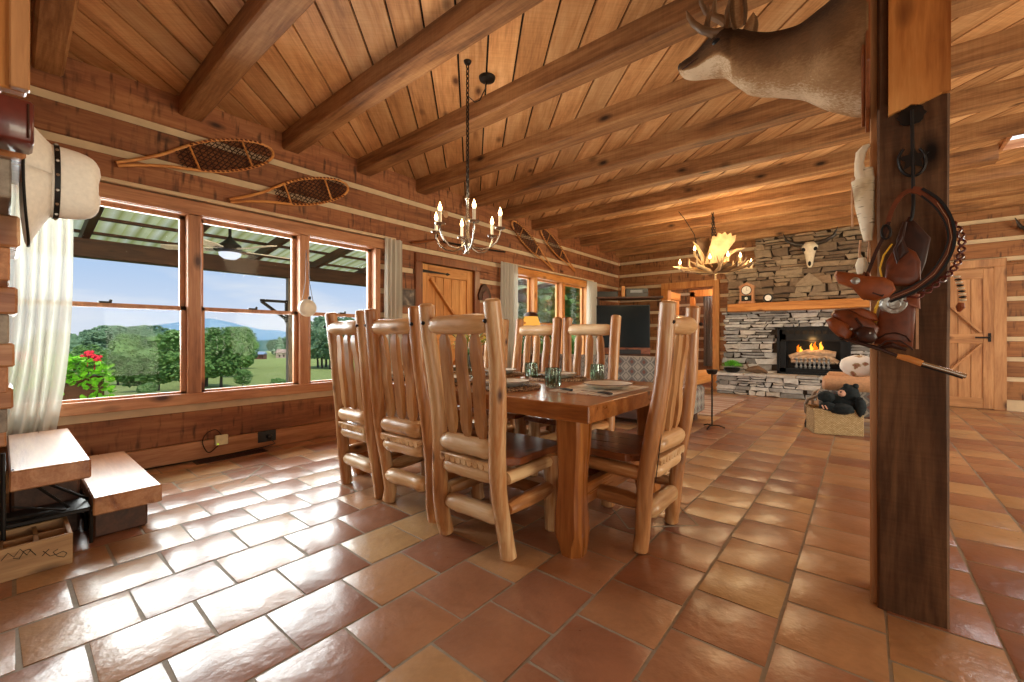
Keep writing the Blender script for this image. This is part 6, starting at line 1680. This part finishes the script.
area('rear_fill_light', (1.5, -1.5, 1.5), (-1.0, 4, 1.6), 4, 2, 38, (1, .97, .84))  # added soft fill from behind the camera; the rear wall has no window
area('rear_upward_fill', (1.5, -.9, .25), (.5, 3.0, 2.9), 4, 1.2, 30, (1, .96, .80))  # added upward fill to brighten the ceiling; no lamp stands here
area('right_window_light', (4.9, 4.0, .9), (-1, 4.5, 2.2), 5, 1.6, 300, (1, .92, .70))
area('skylight_light', (1.6, 6.13, 2.9), (1.5, 6.1, 0), .9, .6, 25, (.95, .97, 1))
area('porch_daylight', (-5.4, 1.35, 1.7), (0, 1.6, .5), 4.0, 1.6, 390, (.97, 1, .98))
area('porch_daylight', (-5.4, 6.1, 1.7), (0, 6.1, .7), 3.6, 1.6, 160, (.98, 1, .94))
point('dining_candle_light', (-2.12, 2.07, 2.02), 16, (1, .74, .46), .2)
for q_ in ((-2.1, 6.0, 2.1), (-1.2, 6.85, 2.1), (-1.25, 6.0, 2.25), (-2.1, 6.9, 2.3)): point('antler_candle_light', q_, 17, (1, .74, .40), .15)
point('antler_candle_light', (-1.0, 6.9, 1.9), 8, (1, .74, .46), .3)
point('hallway_light', (-2.15, 9.6, 2.2), 45, (1, .9, .78), .15)
point('fire_light', (-.66, 8.5, .95), 3, (1, .5, .15), .06)
sl = bpy.data.lights.new('sun', 'SUN'); sl.energy = 3.3; sl.angle = .02; sl.color = (1, .96, .88)
so_ = bpy.data.objects.new('sun', sl); C.objects.link(so_); so_.rotation_euler = Vector((-.55, .1, -.82)).to_track_quat('-Z', 'Y').to_euler()
# WORLD
w = bpy.data.worlds.new('sky'); sc.world = w; w.use_nodes = True; nt = w.node_tree; nt.nodes.clear()
o = nt.nodes.new('ShaderNodeOutputWorld'); bg = nt.nodes.new('ShaderNodeBackground'); nt.links.new(bg.outputs[0], o.inputs[0])
tc = nt.nodes.new('ShaderNodeTexCoord'); sx = nt.nodes.new('ShaderNodeSeparateXYZ'); nt.links.new(tc.outputs['Generated'], sx.inputs[0])
cr = nt.nodes.new('ShaderNodeValToRGB'); nt.links.new(sx.outputs[2], cr.inputs[0])
e = cr.color_ramp.elements; e[0].position = 0; e[0].color = srgb(226, 232, 246); e[1].position = .5; e[1].color = srgb(120, 166, 226)
x = e.new(.18); x.color = srgb(166, 202, 246); x = e.new(.05); x.color = srgb(214, 226, 248)
mp = nt.nodes.new('ShaderNodeMapping'); mp.inputs['Scale'].default_value = (2.2, 2.2, 11); nt.links.new(tc.outputs['Generated'], mp.inputs[0])
nz = nt.nodes.new('ShaderNodeTexNoise'); nz.inputs['Scale'].default_value = 1.6; nz.inputs['Detail'].default_value = 6; nt.links.new(mp.outputs[0], nz.inputs[0])
c2 = nt.nodes.new('ShaderNodeValToRGB'); c2.color_ramp.elements[0].position = .46; c2.color_ramp.elements[0].color = (0, 0, 0, 1); c2.color_ramp.elements[1].position = .66; c2.color_ramp.elements[1].color = (.8, .8, .8, 1); nt.links.new(nz.outputs[0], c2.inputs[0])
mx = nt.nodes.new('ShaderNodeMixRGB'); nt.links.new(c2.outputs[0], mx.inputs[0]); nt.links.new(cr.outputs[0], mx.inputs[1]); mx.inputs[2].default_value = srgb(240, 242, 250)
nt.links.new(mx.outputs[0], bg.inputs[0]); bg.inputs[1].default_value = 1.0
sc.view_settings.view_transform = 'Standard'; sc.view_settings.look = 'None'; sc.view_settings.gamma = 1; sc.view_settings.exposure = 0; sc.view_settings.use_curve_mapping = False
